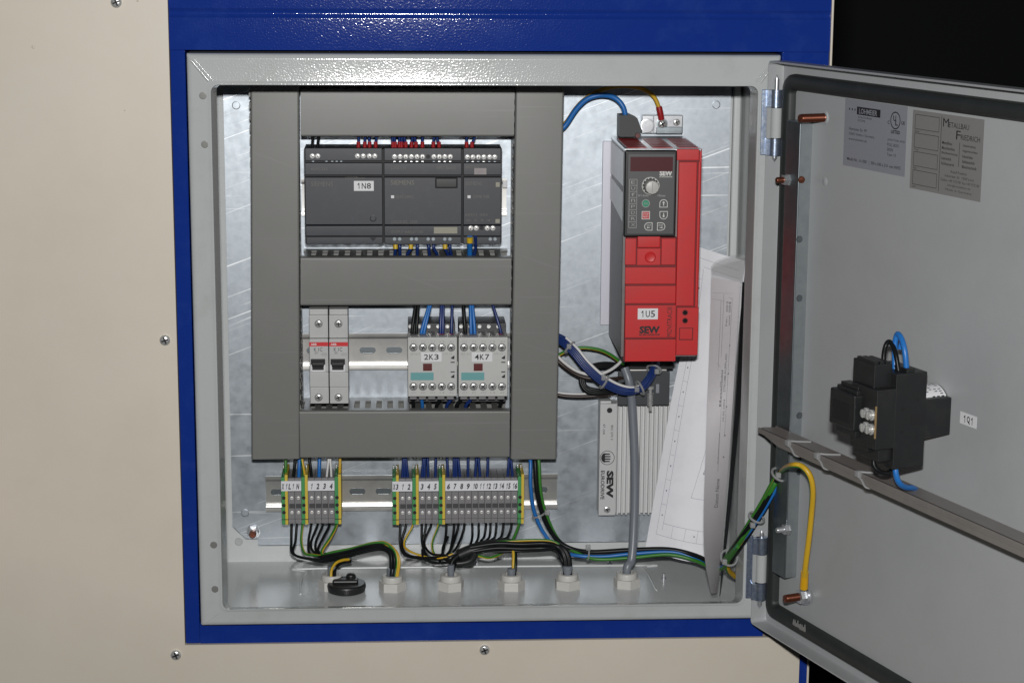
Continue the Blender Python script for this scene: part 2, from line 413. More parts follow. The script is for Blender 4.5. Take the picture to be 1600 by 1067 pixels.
# ================================================================== ENCLOSURE
enc = thing('control_cabinet', 'open grey steel control cabinet set into the blue frame, door swung to the right', 'electrical cabinet', (250, 92, 0))
BD = 182.0; PL = 168.0
b = MB()
RL, RR, RB, RT = 20.5, 480.0, 16.0, 473.5    # opening
def rim_ring(off, y, rad, inset=None):       # rounded rectangle; off grows outwards from the opening
    x0, x1, z0, z1 = RL-off*1.0, RR+off, RB-off, RT+off
    return x0, x1, z0, z1, y, rad
def rr(x0, x1, z0, z1, y, rad, n=6):
    out = []
    for cx, cz, a0 in ((x1-rad, z0+rad, -90), (x1-rad, z1-rad, 0), (x0+rad, z1-rad, 90), (x0+rad, z0+rad, 180)):
        for k in range(n+1):
            a = math.radians(a0+90*k/n); out.append((cx+rad*math.cos(a), y, cz+rad*math.sin(a)))
    return out
rings = [rr(0, 500, 0, 500, BD, 1), rr(0, 500, 0, 500, 5, 1), rr(.6, 499.4, .6, 499.4, 2.2, 2), rr(2.2, 497.8, 2.2, 497.8, .5, 3), rr(5, 495, 5, 495, 0, 4),
         rr(RL-4.5, RR+4.5, RB-3, RT+4.5, 0, 7), rr(RL-2.2, RR+2.2, RB-1.6, RT+2.4, -1.2, 7), rr(RL-.6, RR+.6, RB-.4, RT+.6, -1.2, 6.5), rr(RL, RR, RB, RT, .2, 6),
         rr(RL+2.2, RR-2.2, RB-6, RT-1, 22, 5), rr(RL+1.2, RR-1.2, RB-7, RT, 22.4, 5), rr(RL-3, RR+3, RB-7, RT+4, 3, 6), rr(1.6, 498.4, 1.6, 498.4, 3.2, 2)]
b.rings(rings, 'paint_grey', False, False)
b.rings([rr(1.6, 498.4, 1.6, 498.4, 3.2, 2), rr(1.6, 498.4, 1.6, 498.4, BD-4, 2), rr(4.5, 495.5, 1.6, 498.4, BD-1.4, 2)], 'paint_inner', False, False)
b.poly(rr(1, 499, 1, 499, BD-1.4, 2), 'paint_inner')
# mitred weld seams at the rim corners
for (xa, za, xb, zb, wd) in ((4.5, 494, RL-2, RT+3.5, 1.5), (7.5, 494.5, RL+1.5, RT+4, 1.0), (495.5, 494, RR+2, RT+3.5, 1.2), (492.5, 494.5, RR-1.5, RT+4, .9)):
    b.tube([(xa, -.1, za), ((xa+xb)/2, -.2, (za+zb)/2), (xb, -.3, zb)], wd*.85, 'paint_grey', 10)
for (xa, za, xb, zb) in ((5, 4, RL-3, RB-3),):
    b.tube([(xa, .5, za), (xb, .4, zb)], .7, 'paint_grey', 8)
# folded ridges on the right of the back wall
x0, x1, _, _ = rect(1141, 300, 1153, 302, BD-4)
b.box(x0, x1, BD-9, BD-1.5, 30, 480, 'paint_inner', 2)
b.done('cabinet_body', enc)
for u, v in ((317, 150), (320, 226), (334, 851), (336, 920)):
    bb = MB(); p = at(u, v, 0); bb.lathe(p, (0, -1, 0), [(-.5, 3.2), (.2, 3.1), (.35, 2.6)], 'duct_grey', 18); bb.done('rim_plug', enc)
# floor ridge round the gland plate
gp = [onz(470, 928, 2), onz(471, 905, 2), onz(480, 893, 2), onz(500, 887.5, 2), onz(985, 883, 2), onz(1002, 886, 2), onz(1012, 897, 2), onz(1025, 922, 2)]
b = MB(); b.tube([(p.x, p.y, 1.8) for p in gp], 1.25, 'paint_inner', 8)
b.box(gp[0].x, gp[-1].x, 40, 150, 1.4, 2.6, 'paint_inner')
b.done('gland_plate', enc)
STUD = MB(); STUD.lathe((0, 0, 0), (0, 0, 1), [(0, 2.4), (1.6, 2.4), (1.7, 1.4), (6, 1.4), (6.4, 1.0)], 'zinc', 12); STUD = STUD.mesh('floor_stud')
for u, v in ((745, 880), (953, 880), (1037, 905)):
    p = onz(u, v, 1.6); put(STUD, 'floor_stud', p, enc)
# mounting plate
b = MB()
px0, px1, pz0, pz1 = 15.8, 485.5, 22.0, 480.0
cz = at(364, 822, PL).z; c1 = at(384, 841, PL); c2 = at(403, 841, PL)
pol = [(px0, cz), (c1.x, c1.z), (c2.x, c2.z), (c2.x, pz0), (px1, pz0), (px1, pz1), (px0, pz1)]
b.ext([(x, PL, z) for x, z in pol], (0, 2, 0), 'galvanised')
b.done('mounting_plate', enc)
for u, v, r in ((369, 165, 3.9), (1119, 164, 3.9), (383, 801, 3.9)):
    b = MB(); p = at(u, v, PL); b.lathe(p, (0, -1, 0), [(-.2, r), (.9, r*.96), (1.0, r*.86), (.5, r*.8), (.5, .01)], 'galvanised', 20, cap1=False); b.done('plate_rivet', enc)
p = at(373, 846, BD-1.4); b = MB(); b.lathe(p, (0, -1, 0), [(-.2, 4), (.8, 3.8), (.9, 3.4), (.3, 3.2), (.3, .01)], 'paint_grey', 20, cap1=False); b.done('wall_dimple', enc)
p = at(396, 830, PL)
b = MB(); b.lathe(p, (0, -1, 0), [(0, 6.6), (1.2, 6.5), (1.3, 4.6)], 'zinc', 24); b.lathe(p+Vector((0, -1.3, 0)), (0, -1, 0), [(0, 5.6), (4, 5.6), (4.6, 4.8)], 'zinc', 6); b.done('plate_nut', enc)
b = MB(); b.lathe(p+Vector((0, -1.3, 0)), (0, -1, 0), [(0, 3.4), (9.5, 3.4), (10.2, 2.9)], 'copper', 18); b.done('plate_stud', enc)

# hinges
def hinge(u0, v0, u1, v1, s0, s1, uc, tip0, tip1):
    Y = -1.3
    x0, x1, z0, z1 = rect(u0, v0, u1, v1, Y)
    xc = at(uc, (v0+v1)/2, Y).x; zs1 = at(uc, s0, Y).z; zs0 = at(uc, s1, Y).z
    b = MB(); b.box(x0, xc-4.6, Y-2.2, Y+1, z0, z1, 'zinc_blue', .5)
    for a, c in ((zs1+.6, z1), (z0, zs0-.6)):
        b.lathe((xc, Y-5, a), (0, 0, 1), [(0, 5.2), (c-a, 5.2)], 'zinc_blue', 24)
        b.box(xc-8, xc, Y-7.5, Y+1, a, c, 'zinc_blue', .5)
    b.done('hinge_bracket', enc)
    b = MB(); b.lathe((xc+.6, Y-5, zs0), (0, 0, 1), [(0, 4.4), (.4, 4.8), (zs1-zs0-.4, 4.8), (zs1-zs0, 4.4)], 'paint_grey', 24); b.done('hinge_sleeve', enc)
    za, zb = at(uc, tip0, Y-5).z, at(uc, tip1, Y-5).z
    b = MB(); b.lathe((xc, Y-5, zb), (0, 0, 1), [(0, .3), (2.5, 2.0), (3.2, 2.2), (za-zb-4, 2.2), (za-zb, .3)], 'zinc', 14); b.done('hinge_pin', enc)
hinge(1189, 140, 1221, 242, 168, 215, 1210, 117, 253)
hinge(1166, 836, 1197, 933, 863, 906, 1187, 828, 949)

# ---- door: a tray, part of the cabinet
PD = 14.5; ZT, ZB, DWID = 495.8, -1.8, 496
b = MB(dw)
def dring(x0, x1, z0, z1, y, rad): return rr(x0, x1, z0, z1, y, rad)
b.rings([dring(2.4, DWID-2.4, ZB+2.4, ZT-2.4, PD, 3), dring(1.6, DWID-1.6, ZB+1.6, ZT-1.6, PD-2, 3), dring(1.5, DWID-1.5, ZB+1.5, ZT-1.5, .2, 3), dring(.8, DWID-.8, ZB+.8, ZT-.8, -.1, 3.5),
         dring(0, DWID, ZB, ZT, .6, 4), dring(0, DWID, ZB, ZT, PD, 4), dring(.8, DWID-.8, ZB+.8, ZT-.8, PD+1.5, 4)], 'paint_door', False, True)
b.poly(dring(2.4, DWID-2.4, ZB+2.4, ZT-2.4, PD, 3), 'paint_door')
door = b.done('door', enc)
door['label'] = 'cabinet door swung open to the right, grey inside with black gasket'
WM[door.name] = Matrix()
g0, g1 = 10.0, 23.5
b = MB(dw)
hg = 7.0
o0 = lambda g, y, r: dring(g, DWID-g, ZB+g, ZT-g, y, r)
b.rings([o0(g0, PD, 12), o0(g0+.6, PD-hg*.6, 12), o0(g0+2.6, PD-hg, 11), o0((g0+g1)/2, PD-hg-.5, 9), o0(g1-2.6, PD-hg, 6), o0(g1-.6, PD-hg*.6, 4), o0(g1, PD, 3)], 'rubber', False, False)
b.done('gasket', door)
# worn patch on the gasket
b = MB(dw); s_, z_ = dat(1247, 975, PD-hg-.5)
random.seed(3)
for k in range(9):
    a = s_-9+k*2.3; b.ext([(a, PD-hg-.7, z_-2-random.random()*2), (a+2.6, PD-hg-.7, z_-3), (a+1.4, PD-hg-.7, z_+random.random()*4)], (0, .6, 0), 'sticker_tan')
b.done('gasket_tear', door)
# stiffener rail
sA, _ = dat(1262, 400, PD); hA, _ = das(1243, 400, sA)
sB, _ = dat(1222, 400, hA)
zR1 = dat(1250, 191, hA)[1]; zR0 = dat(1238, 911, hA)[1]
b = MB(dw); b.box(sB, sA, hA, PD-.1, zR0, zR1, 'zinc_dark', 1.0); 
b.box(sA-.5, sA+.15, hA+1.2, PD-.15, zR0+.6, zR1-.6, 'galv_lit')  # paler skin paints the lit side of the rail
b.done('stiffener_rail', door)
for v in (374, 466, 649, 737):
    d_, z_ = das(1249, v, sA+.2); b = MB(dw)
    b.lathe((sA+.1, d_, z_), (1, 0, 0), [(0, 2.9), (.3, 2.9), (.35, 2.4)], 'terminal_dark', 18); b.lathe((sA+.1, d_, z_), (1, 0, 0), [(0, 2.5), (.6, 2.4)], 'zinc_dark', 18); b.done('rail_hole', door)
for v, cu in ((281, 'copper'), (826, 'zinc')):
    s_, z_ = dat(1232, v, hA); b = MB(dw)
    b.lathe((s_, hA, z_), (0, -1, 0), [(0, 5.2), (1, 5.2), (1.1, 4.6), (5, 4.6), (5.4, 4)], 'zinc', 6)
    b.done('rail_nut', door)
    b = MB(dw); b.lathe((s_, hA-5, z_), (0, -1, 0), [(0, 2.6), (6, 2.6), (6.8, 2.0)], cu, 14); b.done('rail_bolt', door)
    d_, z2 = das(1252, v, sA+.3); b = MB(dw); b.lathe((sA+.3, d_, z2), (1, 0, 0), [(0, 3.0), (1.2, 2.8), (1.7, 1.6), (1.8, .01)], cu, 16); b.done('rail_bolt', door)
# studs on the door panel
def dstud(u, v, L, r=3.6):
    s_, z_ = dat(u, v, PD); b = MB(dw)
    b.lathe((s_, PD, z_), (0, -1, 0), [(0, r*1.5), (1.2, r*1.45), (1.3, r*1.1)], 'paint_door', 18)
    prof = [(1.3, r*1.05)]
    for k in range(int(L/1.1)): prof += [(1.6+k*1.1, r), (2.15+k*1.1, r*.88)]
    prof += [(L+2, r*.9), (L+2.6, r*.6)]
    b.lathe((s_, PD, z_), (0, -1, 0), prof, 'copper', 16); b.done('ground_stud', door); return s_, z_
dstud(1289, 184, 22)
gs, gz = dstud(1262, 930, 21)
b = MB(dw); b.lathe((gs, PD-1.4, gz), (0, -1, 0), [(0, 8), (1, 8), (1.1, 6.8), (2.2, 6.8), (2.3, 5.6), (3.0, 5.6)], 'zinc', 24); b.lathe((gs, PD-4.4, gz), (0, -1, 0), [(0, 6.4), (4.6, 6.4), (5, 5.8)], 'zinc', 6); b.done('stud_nut', door)
b = MB(dw); s_, z_ = dat(1289, 284, PD); b.lathe((s_, PD, z_), (0, -1, 0), [(0, 4), (.5, 3), (.8, .01)], 'paint_door', 14); b.done('weld_mark', door)
# stickers
def dsticker(cor, m, name, label, y=PD-.15):
    (ul, vl), (ur, vr), (lr_, vlr), (ll, vll) = cor
    q = [dat(*c, y) for c in cor]
    x0 = (q[0][0]+q[3][0])/2; x1 = (q[1][0]+q[2][0])/2; z1 = (q[0][1]+q[1][1])/2; z0 = (q[2][1]+q[3][1])/2
    b = MB(dw); b.box(x0, x1, y, PD-.02, z0, z1, m)
    W, H = x1-x0, z1-z0
    def T(s, a0, b0, a1, b1, mm='ink', bold=0.0):
        yy = y-.08
        b.text(s, (x0+W*a0, yy, z1-H*b1), (x0+W*a1, yy, z1-H*b1), (x0+W*a0, yy, z1-H*b0), mm, bold)
    def Bx(a0, b0, a1, b1, mm, yy=.05): b.box(x0+W*a0, x0+W*a1, y-yy, y-.01, z1-H*b1, z1-H*b0, mm)
    def Fr(a0, b0, a1, b1, mm='ink', t=.35):
        for q0, q1, q2, q3 in ((a0, b0, a1, b0), (a0, b1, a1, b1), (a0, b0, a0, b1), (a1, b0, a1, b1)):
            b.box(x0+W*q0-t/2, x0+W*q2+t/2, y-.06, y-.01, z1-H*q3-t/2, z1-H*q1+t/2, mm)
    def Ci(a, c, r, mm='ink', t=.9):
        n = 28; cx, czz = x0+W*a, z1-H*c
        o = [(cx+r*math.cos(2*math.pi*i/n), y-.07, czz+r*math.sin(2*math.pi*i/n)) for i in range(n)]
        i_ = [(cx+(r-t)*math.cos(2*math.pi*i/n), y-.07, czz+(r-t)*math.sin(2*math.pi*i/n)) for i in range(n)]
        b.add(o+i_, [[k, (k+1) % n, n+(k+1) % n, n+k] for k in range(n)], mm)
    global TC
    def TC(s, a0, b0, a1, b1): b.cells(s, (x0+W*a0, y-.08, z1-H*b1), (x0+W*a1, y-.08, z1-H*b1), (x0+W*a0, y-.08, z1-H*b0), 'ink', .025)
    def fin():
        o = b.done(name, door); o['label'] = label
    return T, Bx, Fr, Ci, fin, W, H
T, Bx, Fr, Ci, fin, W, H = dsticker([(1321, 153), (1419, 168), (1413, 278), (1317, 257)], 'sticker_blue', 'sticker', 'blue grey rating sticker with round listing mark on the door')
for k in range(3): Bx(.07+k*.045, .135, .085+k*.045, .165, 'ink')
Bx(.20, .10, .58, .215, 'ink'); T('LOHMEIER', .235, .12, .53, .2, 'sticker_blue', .02)
T('SCHALTSCHRANK', .22, .235, .45, .265); T('SYSTEME', .22, .285, .34, .315)
T('Heimsieler Str. 99', .08, .415, .37, .46); T('32602 Vlotho / Germany', .08, .49, .50, .54); T('www.lohmeier.de', .08, .57, .38, .605)
Ci(.82, .22, W*.078); T('U', .785, .15, .83, .23, 'ink', .02); T('L', .82, .21, .86, .29, 'ink', .02)
T('C', .70, .235, .73, .285, 'ink', .02); T('US', .915, .215, .965, .265, 'ink', .03); T('LISTED', .76, .36, .90, .41, 'ink', .03)
T('JUNCTION AND', .71, .49, 1.0-.02, .53); T('PULL BOX', .71, .555, .89, .60); T('382N', .71, .625, .80, .67); T('Type 12', .71, .70, .85, .75)
T('Model No.  A-1000   |  500 x 500 x 210  mm HWD', .07, .865, .93, .925, 'ink', .005)
fin()
T, Bx, Fr, Ci, fin, W, H = dsticker([(1427, 172), (1538, 187), (1532, 317), (1421, 293)], 'sticker_tan', 'sticker', 'tan maker plate sticker with four empty boxes on the door')
for k in range(4): Fr(.04, .055+k*.235, .385, .235+k*.235); T(('Bezeichn.', 'Typ', 'Nr.', 'Jahr')[k], .04, .25+k*.235, .09+.02*(4-k)/4, .275+k*.235)
b_ = Bx(.415, .03, .42, .97, 'ink')
T('M', .44, .05, .52, .155); T('ETALLBAU', .525, .09, .80, .155); T('F', .63, .18, .69, .29); T('RIEDRICH', .695, .22, .955, .285)
for k, (a, c) in enumerate((('Metallbau', 'Edelstahlverarbeitung'), ('Maschinenbau', 'Ingenieurbau'), ('Blechbearbeitung', 'Industriebau'), ('Lasertechnik', 'Stahlbautechnik'), ('Schlosserei', 'Blechtechnik'))):
    T(a, .44, .335+k*.064, .58+.04*(k % 3), .372+k*.064, 'ink', .01); T(c, .73, .335+k*.064, .87+.03*((k+1) % 3), .372+k*.064, 'ink', .01)
Bx(.68, .32, .685, .62, 'ink')
for k, t in enumerate(('Rudolf Friedrich', 'Industriestr. 36   73547 Lorch', 'Telefon +49 7172 98  Fax +49 7172 98', 'info@metallbau.de', 'Made in Germany')):
    T(t, (.58, .50, .44, .54, .52)[k], .68+k*.058, (.80, .90, .97, .86, .88)[k], .712+k*.058)
fin()
T, Bx, Fr, Ci, fin, W, H = dsticker([(1500, 644), (1526, 649), (1526, 669), (1500, 662)], 'label_white', 'sticker', 'small white sticker reading 1Q1 beside the black switch')
TC('1Q1', .18, .2, .84, .82); fin()

# ================================================================== WIRING DUCTS
YD = 108.0
def duct(cor, label, vertical, fingers=None, y=YD):
    P4 = [at(u, v, y) for u, v in cor]                     # tl, tr, br, bl
    root = thing('wiring_duct', label, 'wiring duct', (P4[3].x, PL, P4[3].z), 'grey slotted wiring ducts on the mounting plate')
    b = MB()
    tl, tr, br, bl = P4
    if vertical:
        ax = (tr-tl).normalized()
        pf = [(0, 11), (0, 2.2), (.6, .6), (2.0, 0)]
        wT, wB = (tr-tl).length, (br-bl).length
        a = [tl+Vector((x, d, 0)) for x, d in pf] + [tr+Vector((-x, d, 0)) for x, d in reversed(pf)]
        c = [bl+Vector((x, d, 0)) for x, d in pf] + [br+Vector((-x, d, 0)) for x, d in reversed(pf)]
        a = [p+Vector((0, 0, 3 if tl.z < 470 else 0)) for p in a]
        b.rings([c, a], 'duct_grey')
    else:
        pf = [(0, 11), (0, 2.2), (.6, .6), (2.0, 0)]
        a = [tl+Vector((0, d, -z)) for z, d in pf] + [bl+Vector((0, d, z)) for z, d in reversed(pf)]
        c = [tr+Vector((0, d, -z)) for z, d in pf] + [br+Vector((0, d, z)) for z, d in reversed(pf)]
        b.rings([a, c], 'duct_grey')
    b.done('duct_cover', root)
    x0, x1 = (tl.x+bl.x)/2, (tr.x+br.x)/2; z0, z1 = (bl.z+br.z)/2, (tl.z+tr.z)/2
    b = MB()
    b.box(x0+1, x1-1, PL-2.2, PL-.05, z0+1, z1-1, 'duct_grey')
    FH = (y+8, PL-2.2)
    pitch = 10.3
    if vertical:
        for xx in (x0+.7, x1-2.2):
            b.box(xx, xx+1.5, PL-14, PL-2.1, z0+1, z1-1, 'duct_grey')
            n = int((z1-z0)/pitch)
            for k in range(n): b.box(xx, xx+1.5, FH[0], PL-14, z0+2+k*pitch, z0+2+k*pitch+5.6, 'duct_grey')
    else:
        b.box(x0+1, x1-1, PL-14, PL-2.1, z0+.7, z0+2.2, 'duct_grey'); b.box(x0+1, x1-1, PL-14, PL-2.1, z1-2.2, z1-.7, 'duct_grey')
        n = int((x1-x0)/pitch)
        for k in range(n): b.box(x0+3+k*pitch, x0+8.6+k*pitch, FH[0], PL-14, z0+.7, z0+2.2, 'duct_grey')
    b.done('duct_base', root)
    if not vertical:
        f = MB(); f.box(0, 5.4, FH[0], PL-14.1, 0, 1.5, 'duct_grey', .2); me = f.mesh('duct_finger')
        for k in range(n): put(me, 'duct_finger', (x0+3+k*pitch, 0, z1-2.2), root)
    return root
duct([(391, 128), (467.5, 128), (468.5, 716.5), (393, 717.5)], 'wide grey upright wiring duct on the left of the cabinet', True)
duct([(805.5, 128), (882, 128), (869.5, 717), (797.5, 717)], 'wide grey upright wiring duct beside the red inverter', True)
duct([(469.5, 140), (804, 140), (803, 214), (469.8, 214)], 'topmost level grey wiring duct above the black controller modules', False, y=YD+1)
duct([(469.6, 402), (799, 402.5), (798.5, 477), (469.6, 478)], 'middle level grey wiring duct between controllers and circuit breakers', False, y=YD+1)
duct([(468.2, 642), (796.5, 641.5), (796, 715), (469.2, 716)], 'lowest level grey wiring duct above the terminal strips', False, y=YD+1)

# ================================================================== DIN RAILS
def din(u0, u1, v0, v1, label):
    yl = PL-7.5
    p0, p1 = at(u0, (v0+v1)/2, yl), at(u1, (v0+v1)/2, yl)
    zt_, zb_ = at((u0+u1)/2, v0, yl).z, at((u0+u1)/2, v1, yl).z
    zc = (zt_+zb_)/2
    prof = [(17.5, 0), (13.2, 0), (12.6, .5), (12.6, 6), (12.0, 6.5), (-12.0, 6.5), (-12.6, 6), (-12.6, .5), (-13.2, 0), (-17.5, 0)]
    inn = [(17.5, 1), (13.6, 1), (13.6, 7.4), (-13.6, 7.4), (-13.6, 1), (-17.5, 1)]
    pts = [(p0.x, yl+d, zc+z) for z, d in prof] + [(p0.x, yl+d, zc+z) for z, d in reversed(inn)]
    r = thing('din_rail', label, 'mounting rail', (p0.x, PL, zc), 'zinc plated mounting rails for the modules')
    b = MB(); b.ext(pts, (p1.x-p0.x, 0, 0), 'rail_steel')
    for zz in (-13.9, 13.4): b.box(p0.x, p1.x, yl-.12, yl+.3, zc+zz, zc+zz+.7, 'terminal_dark')  # dark strips painted as the shadow line along each lip
    b.done('rail_profile', r)
    n = int((p1.x-p0.x)/25)
    sl = MB(); sl.tube([(-5, -.3, -3.0), (5, -.3, -3.0)], .45, 'screw_steel', 6); sl.lathe((-4.5, 0, 0), (0, -1, 0), [(0, 3.1), (.1, 3.1)], 'zinc_dark', 16); sl.lathe((4.5, 0, 0), (0, -1, 0), [(0, 3.1), (.1, 3.1)], 'zinc_dark', 16); sl.box(-4.5, 4.5, -.1, 0, -3.1, 3.1, 'zinc_dark')  # bright bar painted as the highlight on the slot's lower edge
    me = sl.mesh('rail_slot')
    for k in range(n): put(me, 'rail_slot', (p0.x+12+k*25, yl+6.45, zc), r)
din(471, 792, 281, 336, 'zinc rail carrying the black controller modules')
din(471, 796, 521, 577, 'zinc rail between circuit breakers and contactors, its slots showing')
din(415, 871, 742, 797, 'long zinc rail carrying the numbered terminal strips')

# ================================================================== CONTROLLER MODULES
YM = 112.0
def label_tag(txt, u0, v0, u1, v1, y, parent, y_back=.4):
    b = MB(); b.pbox(u0, v0, u1, v1, y-.25, y+y_back, 'label_white')
    mu, mv = (u1-u0)*.12, (v1-v0)*.2
    b.pcells(txt, u0+mu, v0+mv, u1-mu, v1-mv, y-.33, 'ink'); return b.done('label_tag', parent)
def module(u0, u1, label, bands, name):
    x0, x1, _, _ = rect(u0, 234, u1, 384, YM)
    r = thing(name, label, 'controller module', ((x0+x1)/2, PL-7, at(u0, 384, YM).z))
    b = MB()
    zs = [at((u0+u1)/2, v, YM).z for v in (232.5, 252, 255, 274, 277, 351, 353, 369, 371.5, 383)]
    b.box(x0-.75, x1+.75, YM+5, PL-7.6, zs[9]+1, zs[0]-1, 'plc_gap')  # near-black filler painted as the shadow between neighbouring modules
    b.box(x0+.3, x1-.3, YM+3.2, PL-20, zs[1], zs[0], 'plc_black', .5)      # upper terminal shelf
    b.box(x0, x1, YM, YM+30, zs[3], zs[2], 'plc_black', .6)
    b.box(x0, x1, YM-2.2, YM+30, zs[5], zs[4], 'plc_black', .7)
    b.box(x0, x1, YM, YM+30, zs[7], zs[6], 'plc_black', .6)
    b.box(x0+.3, x1-.3, YM+3.2, PL-20, zs[9], zs[8], 'plc_black', .5)
    b.done('module_body', r)
    return r, zs
ma, zs = module(476.8, 597.8, 'black power supply module with white 1N8 tag at left of the row', None, 'power_supply_module')
mb_, _ = module(600.2, 721.4, 'black logic controller with small dark window in the middle of the row', None, 'logic_module')
mc, _ = module(723.8, 783.2, 'narrow black expansion module with pale squares at right of the row', None, 'expansion_module')
label_tag('1N8', 553, 283, 584, 298.5, YM-2.2, ma)
def trow(par, xs, v, y=YM+3.2, me=SCR_S):
    for u in xs: put(me, 'terminal_screw', at(u, v, y), par, rot=random.random()*2)
trow(ma, [488, 496.5, 558.5, 567.5, 577, 585.5], 244)
trow(mb_, [616.5, 625.2, 634, 642.8, 651.5, 660.2, 678, 686.5, 695, 703.5], 245)
trow(mc, [730.3, 739, 747.5, 756, 765, 773], 245.5)
trow(mc, [735.5, 744, 761.3, 770], 356.5, YM)
b = MB(); b.lathe(at(669, 245, YM+3.2), (0, -1, 0), [(0, 1.9), (.1, 1.9)], 'plc_gap', 14); b.done('screw_hole', mb_)
b = MB(); b.lathe(at(752.5, 356.5, YM), (0, -1, 0), [(0, 1.9), (.1, 1.9)], 'plc_gap', 14); b.done('screw_hole', mc)
def slotrow(par, xs, v, y, n='wire_entry'):
    b = MB()
    for u in xs: b.pbox(u-2.2, v-.8, u+2.2, v+.8, y-.1, y+.6, 'zinc_dark' if random.random() < .6 else 'screw_steel', .3)
    b.done(n, par)
slotrow(ma, [489, 510, 519, 526, 533], 252.6, YM+2.2); slotrow(mb_, [616.5+8.75*k for k in range(6)]+[678, 686.5, 695, 703.5], 252.8, YM+2.2)
slotrow(mc, [730.3+8.6*k for k in range(6)], 253, YM+2.2)
for xs_, par in (([616.5, 624.5, 643, 650.5, 669, 677, 695, 703], mb_), ([766, 773.5], mc)):
    b = MB()
    for u in xs_: b.lathe(at(u, 373.5, YM+3.2), (0, -1, 0), [(0, 1.8), (.5, 1.6)], 'zinc_dark', 12)
    b.done('lower_screw', par)
# lettering and small plates
b = MB(); y = YM-2.28
b.ptext('SIEMENS', 486, 284, 520, 291, y, 'plc_print'); b.ptext('LOGO!Power', 540, 276.5, 570, 280, y, 'plc_print'); b.ptext('6EP1 332', 486, 262, 512, 266, YM-.08, 'plc_print'); b.done('lettering', ma)
b = MB(); b.lathe(at(583, 341.5, YM-2.2), (0, -1, 0), [(-.2, 3), (.25, 3), (.4, 2.4), (.1, 2.2), (.1, .01)], 'plc_black', 20, cap1=False); b.done('adjust_dial', ma)
b = MB(); b.ext([at(578, 371.5, YM+3), at(588, 371.5, YM+3), at(583, 377, YM+3)], (0, -.6, 0), 'plc_gap'); b.done('latch', ma)
b = MB()
b.ptext('SIEMENS', 610.5, 282, 647, 289, y, 'plc_print_bright'); b.ptext('LOGO! 24', 611, 259.5, 634, 265, YM-.08, 'plc_print'); b.ptext('INPUT 8xAI/DI', 682, 259.5, 712, 265, YM-.08, 'plc_print')
b.ptext('0BA5/24RC', 618, 305, 646, 310, y, 'plc_print'); b.ptext('LOGO! DC  12/24', 612, 344.5, 652, 349, y, 'plc_print'); b.ptext('OUTPUT 4xRELAY/10A', 611, 360, 661, 365, YM-.08, 'plc_print'); b.ptext('Q1', 620, 378, 625, 381, YM+3.1, 'plc_print')
b.done('lettering', mb_)
b = MB(); b.pbox(680, 278, 715, 294.5, YM-3.4, YM-2, 'plc_gap', .9); b.pbox(681.5, 279.5, 713.5, 293, YM-4, YM-3, 'black_plastic', .7); b.done('card_slot_cover', mb_)
for par, u in ((mb_, 611), (mc, 730.5)):
    b = MB(); b.pbox(u, 305.5, u+4.8, 310, YM-2.35, YM-2, 'label_white'); b.done('connection_mark', par)
b = MB(); b.pbox(678, 355, 714.5, 365, YM-.3, YM+.2, 'plc_tag'); b.done('type_plate', mb_)
b = MB(); b.ptext('SIEMENS', 727, 284, 753, 289.5, y, 'plc_print'); b.ptext('INPUT 4xDI', 727, 259, 748, 263.5, YM-.08, 'plc_print'); b.ptext('DM8 24R', 740, 305, 765, 310, y, 'plc_print')
b.ptext('X 2 3 4', 727, 343, 766, 346, y, 'plc_print'); b.ptext('6ED1 055', 727, 334, 762, 337.5, y, 'plc_print'); b.done('lettering', mc)
b = MB(); b.pbox(741, 263, 760, 273, YM-.3, YM+.2, 'side_metal'); b.done('type_plate', mc)
for u0, v0, u1, v1 in ((774.5, 285, 781, 292.5), (774, 342.5, 781, 349)):
    b = MB(); b.pbox(u0, v0, u1, v1, YM-2.6, YM-2, 'plc_tag', .2); b.done('slide_latch', mc)
b = MB(); b.pbox(785.5, 283, 792.5, 294, PL-11, PL-7.6, 'label_white', .4); b.done('end_clip', mc)

